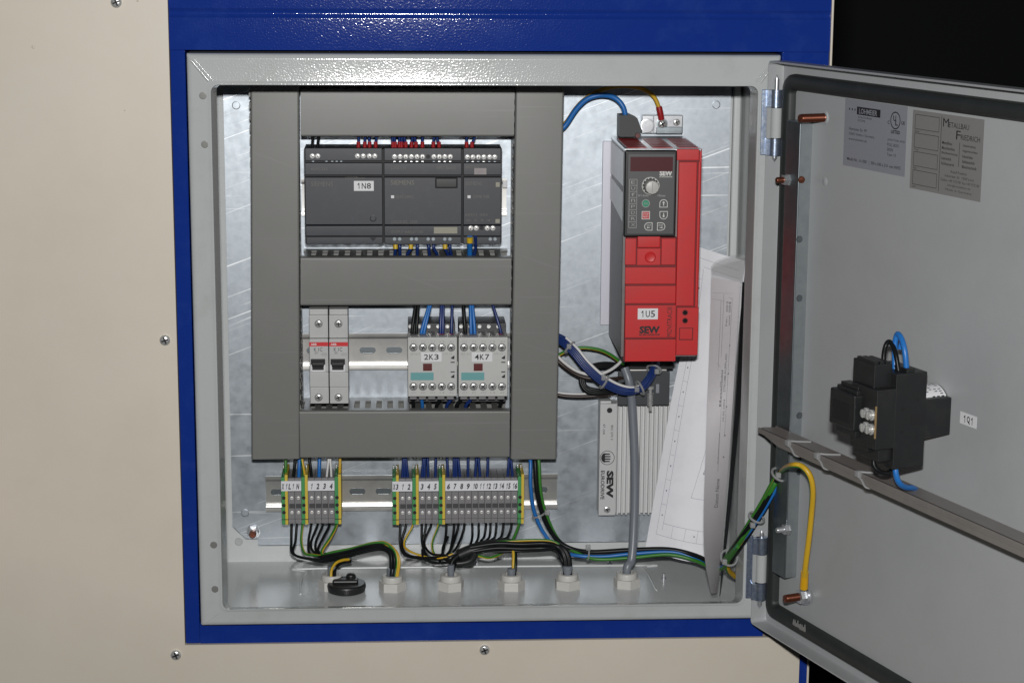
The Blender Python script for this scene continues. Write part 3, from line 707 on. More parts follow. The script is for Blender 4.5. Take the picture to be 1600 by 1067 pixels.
# ================================================================== CIRCUIT BREAKERS
YC = 106.0
def breaker(u0, u1, label):
    x0, x1, _, _ = rect(u0, 500, u1, 600, YC)
    Z = lambda v, y=YC: at((u0+u1)/2, v, y).z
    r = thing('circuit_breaker', label, 'circuit breaker', ((x0+x1)/2, PL-7, Z(634)), 'pale grey single pole circuit breakers')
    b = MB()
    x0 += .25; x1 -= .25
    b.box(x0+.2, x1-.2, YC+13, PL-7.6, Z(633), Z(487), 'pale_grey', .6)
    b.box(x0, x1, YC+9, PL-25, Z(531), Z(495), 'pale_grey', .6)         # upper shoulder
    b.box(x0, x1, YC+6, PL-25, Z(583), Z(531.5), 'pale_grey', .5)
    b.box(x0, x1, YC+6, PL-25, Z(607), Z(583.4), 'pale_grey', .5)
    b.box(x0, x1, YC+9, PL-25, Z(634), Z(608), 'pale_grey', .6)
    b.done('breaker_body', r)
    b = MB(); b.pbox(u0+1, 480, u1-1, 492, YC+34, YC+44, 'zinc_dark'); b.pbox(u0+5, 481, u0+11, 488, YC+32, YC+34, 'screw_steel', .5); b.pbox(u0+18, 481, u0+25, 488, YC+32, YC+34, 'screw_steel', .5); b.pbox(u0+12.5, 479, u0+17, 490, YC+32, YC+34.2, 'plc_gap'); b.done('top_clamp', r)
    b = MB(); b.pbox(u0+.5, 534.6, u1-.5, 541, YC+5.85, YC+6.2, 'stripe_red'); b.ptext('ABB', u0+3, 536.3, u0+12, 539.6, YC+5.75, 'label_white', .02); b.done('brand_stripe', r)
    b = MB(); yy = YC+5.9; b.ptext('K 1C', u0+8, 543, u0+21, 549, yy, 'ink'); b.ptext('S271', u0+9, 550, u0+14, 553, yy, 'ink'); b.ptext('400', u0+19, 551, u0+28, 556, yy, 'print_grey'); b.ptext('STOTZ-KONTAKT', u0+2, 527.5, u1-2, 530.5, YC+8.9, 'print_grey'); b.done('lettering', r)
    b = MB(); b.pbox(u0+3, 561, u0+25.5, 579, YC+5.2, YC+9, 'plc_gap', .3); b.pbox(u0+4.5, 567, u0+23.5, 573, YC-2, YC+6, 'black_plastic', .6); b.done('toggle', r)
    b = MB()
    for a in (u0+2, u0+23): b.pbox(a, 570, a+3.4, 580, YC+3.5, YC+7, 'label_white', .4)
    b.pbox(u0+2, 578.3, u0+26.4, 581.3, YC+3.5, YC+7, 'label_white', .4); b.done('toggle_guard', r)
    for v in (506, 621): 
        q = MB(); p = at((u0+u1)/2, v, YC+9); q.lathe(p, (0, -1, 0), [(-.3, 3.6), (.06, 3.6)], 'plc_gap', 18); q.done('screw_well', r)
        put(SCR_C, 'clamp_screw', p+Vector((0, .3, 0)), r, rot=random.random()*2)
breaker(482.6, 513, 'left of the two pale grey breakers with black toggles')
breaker(513.6, 544, 'right of the two pale grey breakers, next to the bare rail')

# ================================================================== CONTACTORS
YK = 98.0
def contactor(du, txt, label):
    U = lambda u: u+du
    p = at(U(676), 619, YK)
    r = thing('contactor', label, 'contactor', (p.x, PL-7, p.z), 'pale grey contactors with teal strips')
    b = MB(); b.pbox(U(637.2), 527, U(714.2), 619.5, YK, YK+28, 'contactor_grey', .7); b.done('contactor_front', r)
    b = MB(); b.pbox(U(637.8), 505, U(711), 628, YK+28, PL-7.6, 'terminal_dark', .8)
    for k in range(5): b.pbox(U(640+k*14.5), 524, U(651+k*14.5), 528.5, YK+8, YK+28, 'terminal_grey', .4); b.pbox(U(640+k*14.5), 618, U(651+k*14.5), 624, YK+8, YK+28, 'terminal_grey', .4)
    b.done('contactor_base', r)
    b = MB()
    for k in range(5): b.lathe(at(U(641+k*14.5), 510, YK+28), (0, -1, 0), [(0, 1.9), (.3, 1.7)], 'screw_steel', 12)
    b.done('coil_rivets', r)
    for v in (543, 604):
        for k in range(5):
            p = at(U(646+k*14.75), v, YK); q = MB(); q.lathe(p, (0, -1, 0), [(-.3, 3.7), (.06, 3.7)], 'plc_gap', 18); q.done('screw_well', r)
            put(SCR_C, 'clamp_screw', p+Vector((0, .25, 0)), r, rot=random.random()*2)
    label_tag(txt, U(658), 550.5, U(690), 565, YK, r)
    b = MB(); b.pbox(U(661), 568, U(675), 579.5, YK-.5, YK+.2, 'dark_red', .3); b.done('position_indicator', r)
    b = MB(); b.pbox(U(641.5), 582, U(677.5), 594, YK-.3, YK+.2, 'teal', .2); b.done('marking_strip', r)
    b = MB(); y = YK-.08
    b.ptext('3RT1015', U(641), 551, U(656), 555, y, 'print_grey'); b.ptext('NO 13', U(693), 551, U(706), 554, y, 'print_grey')
    for v0 in (557, 586.5): b.poly([at(U(704), v0+2.5, y), at(U(710), v0-2, y), at(U(710), v0+4, y), at(U(707), v0+4, y)], 'ink')
    for v0 in (566, 581): b.pbox(U(704), v0-.8, U(710.5), v0+.8, y, y+.07, 'ink')
    for k in range(5):
        b.ptext(('1L1', '3L2', '5L3', '13', 'A1')[k], U(643+k*14.75), 532.5, U(650+k*14.75), 535.5, y, 'print_grey'); b.ptext(('2T1', '4T2', '6T3', '14', 'A2')[k], U(643+k*14.75), 612, U(650+k*14.75), 615, y, 'print_grey')
    b.done('lettering', r)
contactor(0, '2K3', 'pale grey contactor tagged 2K3, next to the bare rail')
contactor(79.2, '4K7', 'pale grey contactor tagged 4K7, next to the right duct')

# ================================================================== TERMINAL STRIPS
YT = 122.0
ztt = lambda v, y=YT: at(680, v, y).z
def zrow(u, v, y=YT): return at(u, v, y).z
def terminal_meshes():
    pw = at(623.7, 780, YT).x - at(613.4, 780, YT).x - .12
    D = {}
    zc = 0
    Z = lambda v: zrow(680, v)-zrow(680, 780)
    b = MB(); 
    b.box(0, pw, YT+3, PL-8, Z(818), Z(748), 'terminal_grey', .3)
    b.box(0, pw, YT, YT+20, Z(810), Z(768), 'terminal_grey', .3)
    b.box(0, pw, YT+1.4, YT+20, Z(818), Z(811), 'terminal_grey', .3)
    b.box(.25, .7, YT-.5, YT+2, Z(806), Z(769), 'terminal_grey')
    D['body'] = b.mesh('terminal_body')
    b = MB(); b.box(.9, pw-.05, YT-.12, YT+2, Z(793.5), Z(786.5), 'terminal_dark'); D['slot'] = b.mesh('bridge_slot')
    b = MB(); b.box(0, pw*.55, YT-1, PL-8, Z(818), Z(745), 'pe_green', .3); D['peg'] = b.mesh('earth_green_half')
    b = MB(); b.box(pw*.55, pw, YT-1, PL-8, Z(818.5), Z(741), 'pe_yellow', .3); D['pey'] = b.mesh('earth_yellow_half')
    b = MB(); b.box(0, pw*1.0, YT-.3-.8, YT+.3, Z(811), Z(809.8), 'plc_gap'); D['peline'] = b.mesh('seam')
    b = MB(); b.lathe((0, 0, 0), (0, -1, 0), [(-.4, 1.7), (.05, 1.7)], 'plc_gap', 14); D['hole'] = b.mesh('screw_hole')
    b = MB(); b.lathe((0, 0, 0), (0, -1, 0), [(-.4, 1.6), (.5, 1.5), (.7, .6)], 'screw_bright', 12); b.box(-1.1, 1.1, -.75, -.2, -.2, .2, 'plc_gap'); D['screw'] = b.mesh('terminal_screw')
    b = MB()
    for z in (Z(723), Z(738)): b.box(.4, 1.8, YT+20, YT+24, z-1.6, z+1.6, 'screw_steel', .4); b.box(3.4, 4.8, YT+20, YT+24, z-1.6, z+1.6, 'screw_steel', .4)  # small steel blocks standing in for reflected glints above the earth terminals
    D['glint'] = b.mesh('earth_glint')
    return D, pw
TD, PW = terminal_meshes()
def strip(u0, u1, codes, sname, group):
    n = len(codes); v = 780
    out = []
    xa, xb = at(u0, v, YT).x, at(u1, v, YT).x; pitch = (xb-xa)/n; zc = zrow((u0+u1)/2, 780)
    num = 0
    for k, c in enumerate(codes):
        pe = c.startswith('PE'); x = xa+k*pitch
        if pe:
            num += 1
            lab = f'green and yellow earth terminal, {("first", "second", "third", "last")[num-1] if n > 10 else ("first", "middle", "last")[num-1]} of its kind in the {sname} strip'
        else: lab = f'grey terminal marked {c} in the {sname} terminal strip'
        o = thing('terminal_block', lab, 'terminal block', (x, PL-8, zrow(u0, 818)), group)
        def P(key, name, dx=0, dy=0, dz=0): return put(TD[key], name, (x+dx, dy, zc+dz), o)
        if pe:
            P('peg', 'green_half'); P('pey', 'yellow_half'); P('peline', 'seam'); P('glint', 'earth_glint')
            for vv in (777, 788.5, 799.5): P('hole', 'screw_hole', PW*.36, YT-1, zrow(680, vv)-zrow(680, 780))
        else:
            P('body', 'terminal_body'); P('slot', 'bridge_slot')
            for vv in (777.5, 800): P('screw', 'terminal_screw', PW*.55, YT, zrow(680, vv)-zrow(680, 780))
        t = c[2:] if pe else c
        if t:
            b = MB(); z0, z1 = zc+zrow(680, 766)-zrow(680, 780), zc+zrow(680, 750.5)-zrow(680, 780)
            b.box(x-.02, x+PW+.1, YT-1.6, YT+2, z0, z1, 'tag_white')
            wd = min(5.5, 2.7*len(t)+.5); cx = x+PW/2; zz0 = z0+1.6; 
            b.cells(t, (cx-wd/2, YT-1.68, zz0), (cx+wd/2, YT-1.68, zz0), (cx-wd/2, YT-1.68, zz0+5.6), 'pencil', .04, .1, .2)
            b.done('marker_tag', o)
        out.append(x+PW/2)
    return out
s1 = strip(439.8, 533.4, ['PEX1', 'L1', 'N', 'PE', '1', '2', '3', '4', 'PE'], 'shorter left', 'terminals of the shorter left strip')
s2 = strip(613.2, 819, ['PEX3', '1', '2', 'PE', '3', '4', '5', 'PE'] + [str(k) for k in range(6, 17)] + ['PE'], 'longer right', 'terminals of the longer right strip')

# ================================================================== WIRES
GY = ['wire_yellow', 'wire_yellow', 'wire_yellow', 'wire_yellow', 'wire_green', 'wire_green', 'wire_green', 'wire_yellow']
COLN = {'wire_black': 'black', 'wire_blue': 'bright blue', 'wire_navy': 'dark blue', 'wire_white': 'white', 'gy': 'green and yellow', 'wire_brown': 'brown', 'wire_yellow': 'yellow', 'wire_green': 'green'}
def wire(pts, r, col, label, group=None, ph=0, seg=8, sub=5, raw=False, cat='wire', twist=.03):
    b = MB()
    P = pts if raw else [at(*p) for p in pts]
    if col == 'gy': b.tube(P, r, 'wire_yellow', seg, sub, sect=GY[(ph+len(label)) % 8 if not ph else ph:]+GY[:(ph+len(label)) % 8 if not ph else ph], twist=twist)
    else: b.tube(P, r, col, seg, sub)
    return b.done('wire', None, label, cat, group)
G1 = 'wires above the terminal strips'
for u0, u1, c, lab in ((446.5, 446.5, 'gy', 'green and yellow wire above the tag X1'), (461.5, 457.5, 'wire_black', 'black wire above terminal L1'), (467.7, 466.8, 'wire_blue', 'bright blue wire above terminal N'),
        (471.5, 478, 'gy', 'bent green and yellow wire beside terminal N'), (483.5, 488, 'wire_black', 'black wire above terminal 1 of the shorter strip'), (499, 498.5, 'wire_blue', 'bright blue wire above terminal 2 of the shorter strip'),
        (513.5, 509.5, 'wire_white', 'white wire above terminal 3 of the shorter strip'), (516, 518.5, 'wire_white', 'white wire above terminal 4 of the shorter strip'), (531.3, 530.5, 'gy', 'green and yellow wire at the right end of the shorter strip')):
    r = 1.7 if c == 'wire_blue' else 1.45 if c != 'wire_white' else 1.15
    wire([(u0+(u0-u1)*.3, 700, 132), (u0, 716, 131), ((u0+u1)/2, 735, 129), (u1, 758, 131)], r, c, lab, G1)
NV = 'wire_navy'
for u0, u1, lab in ((630.5, 628, 'left dark blue wire above terminal 1 of the longer strip'), (632.5, 632.5, 'middle dark blue wire above terminal 1 of the longer strip'), (634, 638.5, 'dark blue wire above terminal 2 of the longer strip'),
        (662, 658, 'left dark blue wire above terminal 3 of the longer strip'), (664, 662.5, 'right dark blue wire above terminal 3 of the longer strip'), (668, 669.5, 'dark blue wire above terminal 4 of the longer strip'), (681, 680, 'dark blue wire above terminal 5'),
        (698.5, 700.5, 'dark blue wire above terminal 6'), (709.5, 709, 'left dark blue wire above terminal 7'), (712.5, 713, 'right dark blue wire above terminal 7'), (715.5, 720, 'dark blue wire above terminal 8'), (731.5, 731, 'dark blue wire above terminal 9'),
        (744.5, 741.5, 'dark blue wire above terminal 10'), (747.5, 751, 'dark blue wire above terminal 11'), (762.5, 761, 'dark blue wire above terminal 12'), (795.5, 792.5, 'dark blue wire above terminal 15'), (798, 802, 'dark blue wire above terminal 16')):
    wire([(u0+(u0-u1)*.2, 700, 132), (u0, 714, 131), ((u0+u1)/2, 735, 129.5), (u1, 758, 131)], 1.35, NV, lab, G1)
# thin wires into the controller modules, with red ferrules
def ferrule(par, pts, r, m): 
    b = MB(); b.tube(pts, r, m, 10, smooth=False); b.done('ferrule', par)
G2 = 'wires entering the top of the controller modules'
for i, (u0, u1, c, fr, lab) in enumerate(((489, 488, 'wire_black', None, 'left black wire entering the 1N8 module'), (498, 496.5, 'wire_black', None, 'right black wire entering the 1N8 module'), (560.5, 560, NV, 1, 'first red sleeved wire entering the 1N8 module'), (570.5, 570, NV, 1, 'second red sleeved wire entering the 1N8 module'), (577, 577.5, NV, 1, 'third red sleeved wire entering the 1N8 module'), (588, 587, NV, 1, 'fourth red sleeved wire entering the 1N8 module'),
        (613, 614, NV, 1, 'outermost left red sleeved wire at the logic controller'), (616.5, 617.5, NV, 1, 'second red sleeved wire at the logic controller'), (624, 624, NV, 1, 'third red sleeved wire at the logic controller'), (628, 627.5, NV, 1, 'fourth red sleeved wire at the logic controller'), (632, 634, NV, 1, 'fifth red sleeved wire at the logic controller'), (644, 643, NV, 1, 'sixth red sleeved wire at the logic controller'), (648, 650, NV, 1, 'seventh red sleeved wire at the logic controller'), (660, 660, NV, 1, 'red sleeved wire left of the empty screw hole'), (678, 677, NV, 1, 'red sleeved wire right of the empty screw hole'), (683, 686, NV, 1, 'outermost right red sleeved wire at the logic controller'),
        (729, 729, NV, 1, 'left red sleeved wire at the narrow expansion module'), (741, 737.5, NV, 1, 'right red sleeved wire at the narrow expansion module'))):
    P = [at(u0, 205, 128), at(u0, 216, 126), at(u1, 226, 124), at(u1, 237, 122)]
    o = wire(P, 1.35, c, lab, G2, raw=True)
    if fr: ferrule(o, [at(u1, 222.5, 124.6), at(u1, 234, 122.3)], 1.85, 'ferrule_red')
G3 = 'wires leaving the bottom of the controller modules'
for u0, u1, fr, lab in ((618, 617, 1, 'first yellow sleeved blue wire below the logic controller'), (624.5, 625, 0, 'dark blue wire beside the first yellow sleeve'), (642, 636.5, 1, 'second yellow sleeved blue wire below the logic controller'), (652, 652, 0, 'dark blue wire beside the second yellow sleeve'), (670, 671, 0, 'left dark blue wire between two yellow sleeves'), (678, 683, 0, 'right dark blue wire between two yellow sleeves'), (695.5, 700, 1, 'third yellow sleeved blue wire below the logic controller'), (703, 705, 0, 'dark blue wire beside the third yellow sleeve'), (734, 734, 2, 'thick yellow sleeved blue wires below the expansion module'), (743, 741, 0, 'thin dark blue wire below the expansion module')):
    v0 = 370 if u0 > 730 else 380
    P = [at(u0, v0, 121 if u0 < 730 else 111), at(u0, 388, 120), at(u1, 398, 124), at(u1, 408, 128)]
    o = wire(P, 2.6 if fr == 2 else 1.5, 'wire_blue' if fr == 2 else NV, lab, G3, raw=True)
    if fr: ferrule(o, [at(u0, v0+1, 119.5 if u0 < 730 else 110), at(u0, v0+9, 119 if u0 < 730 else 111)], 2.9 if fr == 2 else 2.2, 'ferrule_yellow')
G4 = 'wires at the two contactors'
for u0, u1, c, r, fr, lab in ((649, 643.5, 'wire_black', 1.6, 0, 'left black wire above contactor 2K3'), (653.5, 650.5, 'wire_black', 1.6, 0, 'right black wire above contactor 2K3'), (670, 658, 'wire_blue', 1.5, 0, 'left bright blue wire above contactor 2K3'), (672.5, 662.5, 'wire_blue', 1.5, 0, 'right bright blue wire above contactor 2K3'), (689.5, 688, NV, 1.5, 1, 'left dark blue wire with red sleeve above contactor 2K3'), (692.5, 692, NV, 1.5, 1, 'middle dark blue wire with red sleeve above contactor 2K3'), (706.5, 705.5, NV, 1.4, 1, 'thin dark blue wire with red sleeve at right of contactor 2K3'),
        (724, 727, 'wire_black', 1.8, 0, 'black wire above contactor 4K7'), (735, 736, 'wire_blue', 1.6, 0, 'left bright blue wire above contactor 4K7'), (738.5, 742, 'wire_blue', 1.6, 0, 'right bright blue wire above contactor 4K7'), (770.5, 783, NV, 1.4, 1, 'single dark blue wire with red sleeve above contactor 4K7')):
    o = wire([(u0+(u0-u1)*.3, 464, 124), (u0, 478, 120), (u0*.45+u1*.55, 500, 116), (u1, 521, 114), (u1, 533, 115)], r, c, lab, G4)
    if fr: ferrule(o, [at(u1-1, 521.5, 112.5), at(u1-1, 528, 112.5)], 2.4, 'ferrule_red')
for u0, u1, c, lab in ((645, 646, 'wire_black', 'black wire below contactor 2K3'), (659, 660, 'wire_blue', 'bright blue wire below contactor 2K3'), (688, 682, 'wire_black', 'second black wire below contactor 2K3'), (705, 698, NV, 'dark blue wire at lower right of contactor 2K3'), (721, 713, 'wire_black', 'black wire below contactor 4K7'), (736, 728, NV, 'dark blue wire below contactor 4K7'), (784, 781, 'wire_black', 'black wire at lower right of contactor 4K7')):
    wire([(u0, 614, 118), (u0, 623, 118), (u1, 634, 122), (u1, 648, 130)], 1.7, c, lab, G4)
# lower wires of the short strip, all led into the second gland
G5 = 'wires below the shorter strip led into a gland'
def lower1(u, mid, col, lab, off, r=1.25):
    ox, oz, oy = [k*1.5 for k in off]; mid = [(a+random.uniform(-1.5, 1.5), c+random.uniform(-2, 2), d) for a, c, d in mid]
    base = [(u, 812, 134), (u, 822, 131)] + mid
    tail = [(510+ox, 868+oz, 108+oy), (545+ox, 861+oz, 104+oy), (575+ox, 853+oz, 101+oy), (597+ox*.6, 851+oz*.8, 99+oy), (611+ox*.8, 860+oz*.4, 95+oy), (615+ox, 876, 91+oy), (613+ox*.9, 900, 88+oy*.8)]
    wire(base+tail, r, col, lab, G5)
lower1(455.5, [(455.5, 845, 125), (458, 866, 118), (478, 873, 112)], 'wire_black', 'black wire below terminal L1', (-3, 6, 0))
lower1(463.5, [(460, 845, 125), (458, 862, 117), (470, 870, 112)], 'wire_black', 'black wire below terminal N', (-1, 4, -2))
lower1(472.5, [(470.5, 845, 124), (476, 862, 116), (490, 867, 112)], 'gy', 'green and yellow wire below the middle earth terminal', (6, 1, -2), 1.3)
lower1(486, [(481.5, 845, 124), (484, 862, 116), (495, 868, 111)], 'wire_black', 'black wire below terminal 1 of the shorter strip', (1, 2, -3))
lower1(495.5, [(488, 845, 123), (487, 860, 116), (498, 868, 110)], 'wire_black', 'black wire below terminal 2 of the shorter strip', (-2, 0, -3))
lower1(503.5, [(495, 845, 123), (494, 860, 115), (502, 868, 109)], 'wire_black', 'black wire below terminal 3 of the shorter strip', (2, -1, -1))
lower1(514, [(504, 842, 122), (498, 858, 114), (504, 867, 109)], 'wire_black', 'black wire below terminal 4 of the shorter strip', (-1, -2, 1))
lower1(525, [(516, 840, 121), (504, 860, 112), (506, 868, 107)], 'gy', 'orange tinted green and yellow wire from the last earth terminal of the shorter strip', (4, -3, -2), 1.5)
# lower wires of the long strip, led into the black taped bundle
G6 = 'wires below the longer strip led into the taped bundle'
L2 = [(625.5, [(625, 850, 126), (634, 866, 118), (662, 872, 111)], 'wire_black', '1'), (634, [(627, 848, 126), (636, 866, 117), (665, 873, 110)], 'wire_black', '2'), (644.5, [(632, 845, 124), (640, 861, 116), (670, 869, 110)], 'gy', 'PEa'),
      (659, [(660, 852, 124), (670, 871, 113)], 'wire_black', '3'), (665.5, [(660.5, 850, 125), (669, 876, 112), (685, 878, 108)], 'wire_black', '4'), (673, [(663, 848, 124), (672, 866, 113)], 'wire_black', '5'), (684.5, [(674, 848, 123), (678, 864, 113)], 'gy', 'PEb')]
for u, mid, c, t in L2:
    lab = {'PEa': 'green and yellow wire from the second earth terminal of the longer strip', 'PEb': 'green and yellow wire from the third earth terminal of the longer strip'}.get(t, f'black wire below terminal {t} of the longer strip')
    wire([(u, 812, 134), (u, 822, 131)]+[(a+random.uniform(-1.5, 1.5), d+random.uniform(-2.5, 2.5), e) for a, d, e in mid]+[(692, 867+random.random()*8, 106+random.uniform(-3, 3)), (708, 864+random.random()*5, 104)], 1.2 if c != 'gy' else 1.1, c, lab, G6)
for u, uu, ve, t in ((697.5, 692, 868, 6), (709.5, 703, 866, 7), (716, 704, 864, 8), (725.5, 714, 860, 9), (738, 735, 856, 10), (748, 744, 853, 11), (759, 751, 851, 12), (766.5, 760, 850, 13), (775.5, 768, 849, 14), (786.5, 777, 849, 15), (799, 785, 849, 16)):
    wire([(u, 812, 134), (u, 822, 131), ((u+uu)/2+1.5, 838, 126), (uu, ve-6, 112), (uu-6, ve+2, 106)], 1.2, 'wire_black', f'black wire below terminal {t}', G6)
wire([(811, 812, 134), (810, 822, 131), (801, 843, 122), (788, 861, 110), (766, 871, 103), (748, 868, 101), (738, 866, 100)], 1.35, 'gy', 'green and yellow wire looping from the last earth terminal of the longer strip', G6)
wire([(745, 858, 103), (770, 848, 100), (800, 845, 100), (835, 843.5, 99), (862, 845, 97), (878, 855, 94), (884, 872, 91), (886, 902, 88)], 1.35, 'gy', 'orange tinted green and yellow wire lying along the top of the taped bundle', G6, ph=8)
wire([(788, 857, 104), (797, 851, 101), (802, 862, 96), (802, 880, 91), (801, 902, 88)], 1.5, 'gy', 'green and yellow wire rising from the fourth gland')
wire([(792, 859, 105), (802, 855, 102), (805.5, 864, 98), (805.5, 880, 92), (804, 902, 88)], 1.6, 'wire_black', 'black wire rising from the fourth gland')
wire([(660, 858, 116), (662, 872, 110), (680, 879, 106), (700, 878, 102), (716, 870, 100), (730, 862, 100)], 1.3, 'wire_black', 'black wire sagging in a loop left of the taped bundle')
wire([(700, 838, 124), (692, 856, 114), (694, 872, 104), (708, 876, 98), (722, 868, 97)], 1.3, 'wire_black', 'black wire hooked under the left end of the taped bundle')
wire([(760, 846, 108), (790, 843, 106), (820, 849, 104), (850, 856, 99), (870, 862, 95), (880, 880, 90), (886, 904, 88)], 1.5, 'wire_black', 'black wire strayed above the right half of the taped bundle')
wire([(770, 862, 98), (800, 861, 97), (835, 860, 97), (862, 858, 95)], 1.5, 'wire_black', 'black wire strayed below the right half of the taped bundle')
# taped bundle
b = MB()
random.seed(5)
for k in range(7):
    o = [random.uniform(-3.2, 3.2) for _ in range(2)]
    b.tube([at(706+o[0]*.3, 890, 90), at(709+o[0]*.8, 877+o[1]*.4, 94+o[0]*.4), at(722+o[0], 866+o[1], 99+o[0]), at(748+o[0], 855+o[1], 103+o[0]), at(775+o[0], 851+o[1], 105+o[1])], 2.6, 'wire_black', 8)
for k in range(8):
    o = [random.uniform(-5.5, 5.5) for _ in range(2)]
    b.tube([at(735, 858+o[1], 103+o[0]), at(775, 852+o[1], 103+o[0]), at(815, 853+o[1], 102+o[0]), at(850, 852+o[1], 100+o[0]), at(874+o[0]*.6, 855+o[1]*.5, 96+o[1]*.3), at(886+o[0]*.9, 870, 92+o[1]*.4), at(888+o[0]*.8, 902, 88+o[1]*.3)], 2.3, 'wire_black', 8)
tb = b.done('wire_bundle', None, 'thick black taped wire bundle below the longer terminal strip', 'wire bundle')
b = MB(); b.tube([at(716, 868, 98), at(735, 860, 101), at(760, 853, 103), at(790, 851, 103)], (5.6, 6.2), 'black_plastic', 12); b.done('tape_wrap', tb)
b = MB(); b.tube([at(741, 866, 98), at(736, 875, 94), at(725, 879, 92), at(713, 880, 91)], (4.2, 2.6), 'black_plastic', 8); b.done('tape_end', tb)
# first gland's short wire ends
wire([(517, 902, 88), (518, 890, 91), (525, 879, 96), (536, 874.5, 101), (545, 873.5, 105)], 1.5, 'gy', 'short cut green and yellow wire end at the first gland', ph=8)
wire([(522, 902, 88), (523, 890, 93), (530, 881, 99), (540, 877, 106), (548, 876, 110)], 1.8, 'wire_black', 'short cut black wire end at the first gland')

# heavy supply wires from the right duct to the door
TO = [(1088, 873, 92), (1115, 886, 70), (1130, 884, 40), (1141, 868, 14), (1153, 851, -6)]
wire([(826, 705, 128), (829, 722, 120), (829, 758, 116), (835, 800, 118), (852, 836, 120), (876, 860, 116), (905, 868, 108), (945, 869, 106), (985, 865, 104), (1050, 862, 98)]+TO+[(1170, 831, -15), (1192, 799, -25), (1213, 762, -33), (1228, 732, -38), (1244, 716, -42)], 1.8, 'wire_blue', 'bright blue heavy wire running from the right duct along the floor to the door', 'heavy supply wires to the door')
wire([(834, 705, 126), (836, 722, 118), (839, 765, 114), (848, 803, 116), (866, 838, 118), (890, 856, 116), (925, 862, 110), (985, 859, 106), (1045, 858, 100)]+[(u, v-5, y) for u, v, y in TO]+[(1168, 826, -17), (1190, 794, -27), (1210, 757, -34), (1224, 728, -38), (1240, 711, -42)], 2.3, 'wire_black', 'black heavy wire running from the right duct along the floor to the door', 'heavy supply wires to the door')
wire([(840, 705, 128), (842, 722, 121), (845, 770, 118), (855, 808, 119), (872, 842, 120), (896, 860, 114), (930, 873, 104), (985, 871, 102), (1045, 866, 96)]+[(u, v+3, y-3) for u, v, y in TO], 1.7, 'wire_green', 'green heavy wire lowest along the cabinet floor', 'heavy supply wires to the door')
ztie = []
def tie(pts, label, r=.9, head=None, par=None):
    b = MB(); b.tube(pts, r, 'tie', 6)
    if head is not None: h = Vector(head); b.box(h.x-2.2, h.x+2.2, h.y-2.2, h.y+2.2, h.z-2.4, h.z+2.4, 'tie', .6)
    return b.done('cable_tie', None, label, 'cable tie', 'pale plastic cable ties')
def loop(c, axis, rad, n=14, flat=1.0):
    c = Vector(c); a = Vector(axis).normalized(); p = a.orthogonal().normalized(); q = a.cross(p)
    return [c+(p*math.cos(2*math.pi*k/n)+q*math.sin(2*math.pi*k/n))*rad for k in range(n+1)]
c_ = at(842, 803, 117); tie(loop(c_, at(852, 825, 118)-c_, 6.4), 'pale tie round the heavy wires below the right duct', head=at(855, 800, 110))
c_ = at(919, 865, 110); tie(loop(c_, (1, 0, -.1), 6.0), 'pale tie round the heavy wires on the cabinet floor', head=at(919, 855, 106))

# door bundle: earth wires to the door
E1 = [(1136, 876, 22), (1145, 862, 6), (1156, 847, -8), (1168, 828, -16), (1190, 793, -26), (1208, 760, -34), (1222, 736, -40)]
p_end = dw((gs, PD-3, gz))
D = lambda u, v, d: dw((dat(u, v, d)[0], d, dat(u, v, d)[1]))
wire([at(*p) for p in [(1148, 900, 50), (1138, 890, 36)]+E1] + [D(1236, 727, -22), D(1252, 728, -20), D(1265, 742, -16), D(1270, 765, -12), D(1268, 800, -8), D(1264, 840, -6), D(1259, 880, -4), D(1257, 900, -2)], 2.5, 'gy', 'yellow and green earth wire arching from the cabinet to the door stud', raw=True, twist=.03, ph=8)
b = MB(); b.tube([D(1257.5, 893, -2), D(1256, 918, 1)], (3.2, 3.6), 'lug_yellow', 14, smooth=False)
lugo = b.done('cable_lug', None, 'yellow insulated cable lug bolted to the lower door stud', 'cable lug')
b = MB(dw); b.lathe((gs, PD-3.6, gz), (0, -1, 0), [(0, 7.4), (1, 7.4)], 'zinc', 20); s_, z_ = dat(1256, 918, 1)
b.box(gs-3, gs+3, PD-4.4, PD-3.6, gz+2, gz+10, 'zinc'); b.done('ring_tongue', lugo)
for dx, c, lab in ((4, 'wire_black', 'black wire in the bundle tied to the door earth wire'), (-3, 'wire_green', 'green wire in the bundle tied to the door earth wire')):
    wire([(u+dx, v+dx*.8, y+6) for u, v, y in E1]+[(1232+dx, 722+dx, -42)], 2.2, c, lab)
def tie_px(u, v, y, u2, v2, y2, rad, lab, hu, hv):
    c = at(u, v, y); tie(loop(c, at(u2, v2, y2)-c, rad), lab, 1.1, at(hu, hv, y-5))
tie_px(1139, 871, 16, 1150, 855, -2, 7.5, 'pale tie at the lower end of the door wire bundle', 1132, 877)
tie_px(1182, 808, -22, 1190, 793, -26, 7.0, 'pale tie in the middle of the door wire bundle', 1176, 820)
tie_px(1219, 741, -38, 1222, 736, -40, 7.5, 'pale tie at the upper end of the door wire bundle', 1216, 742)

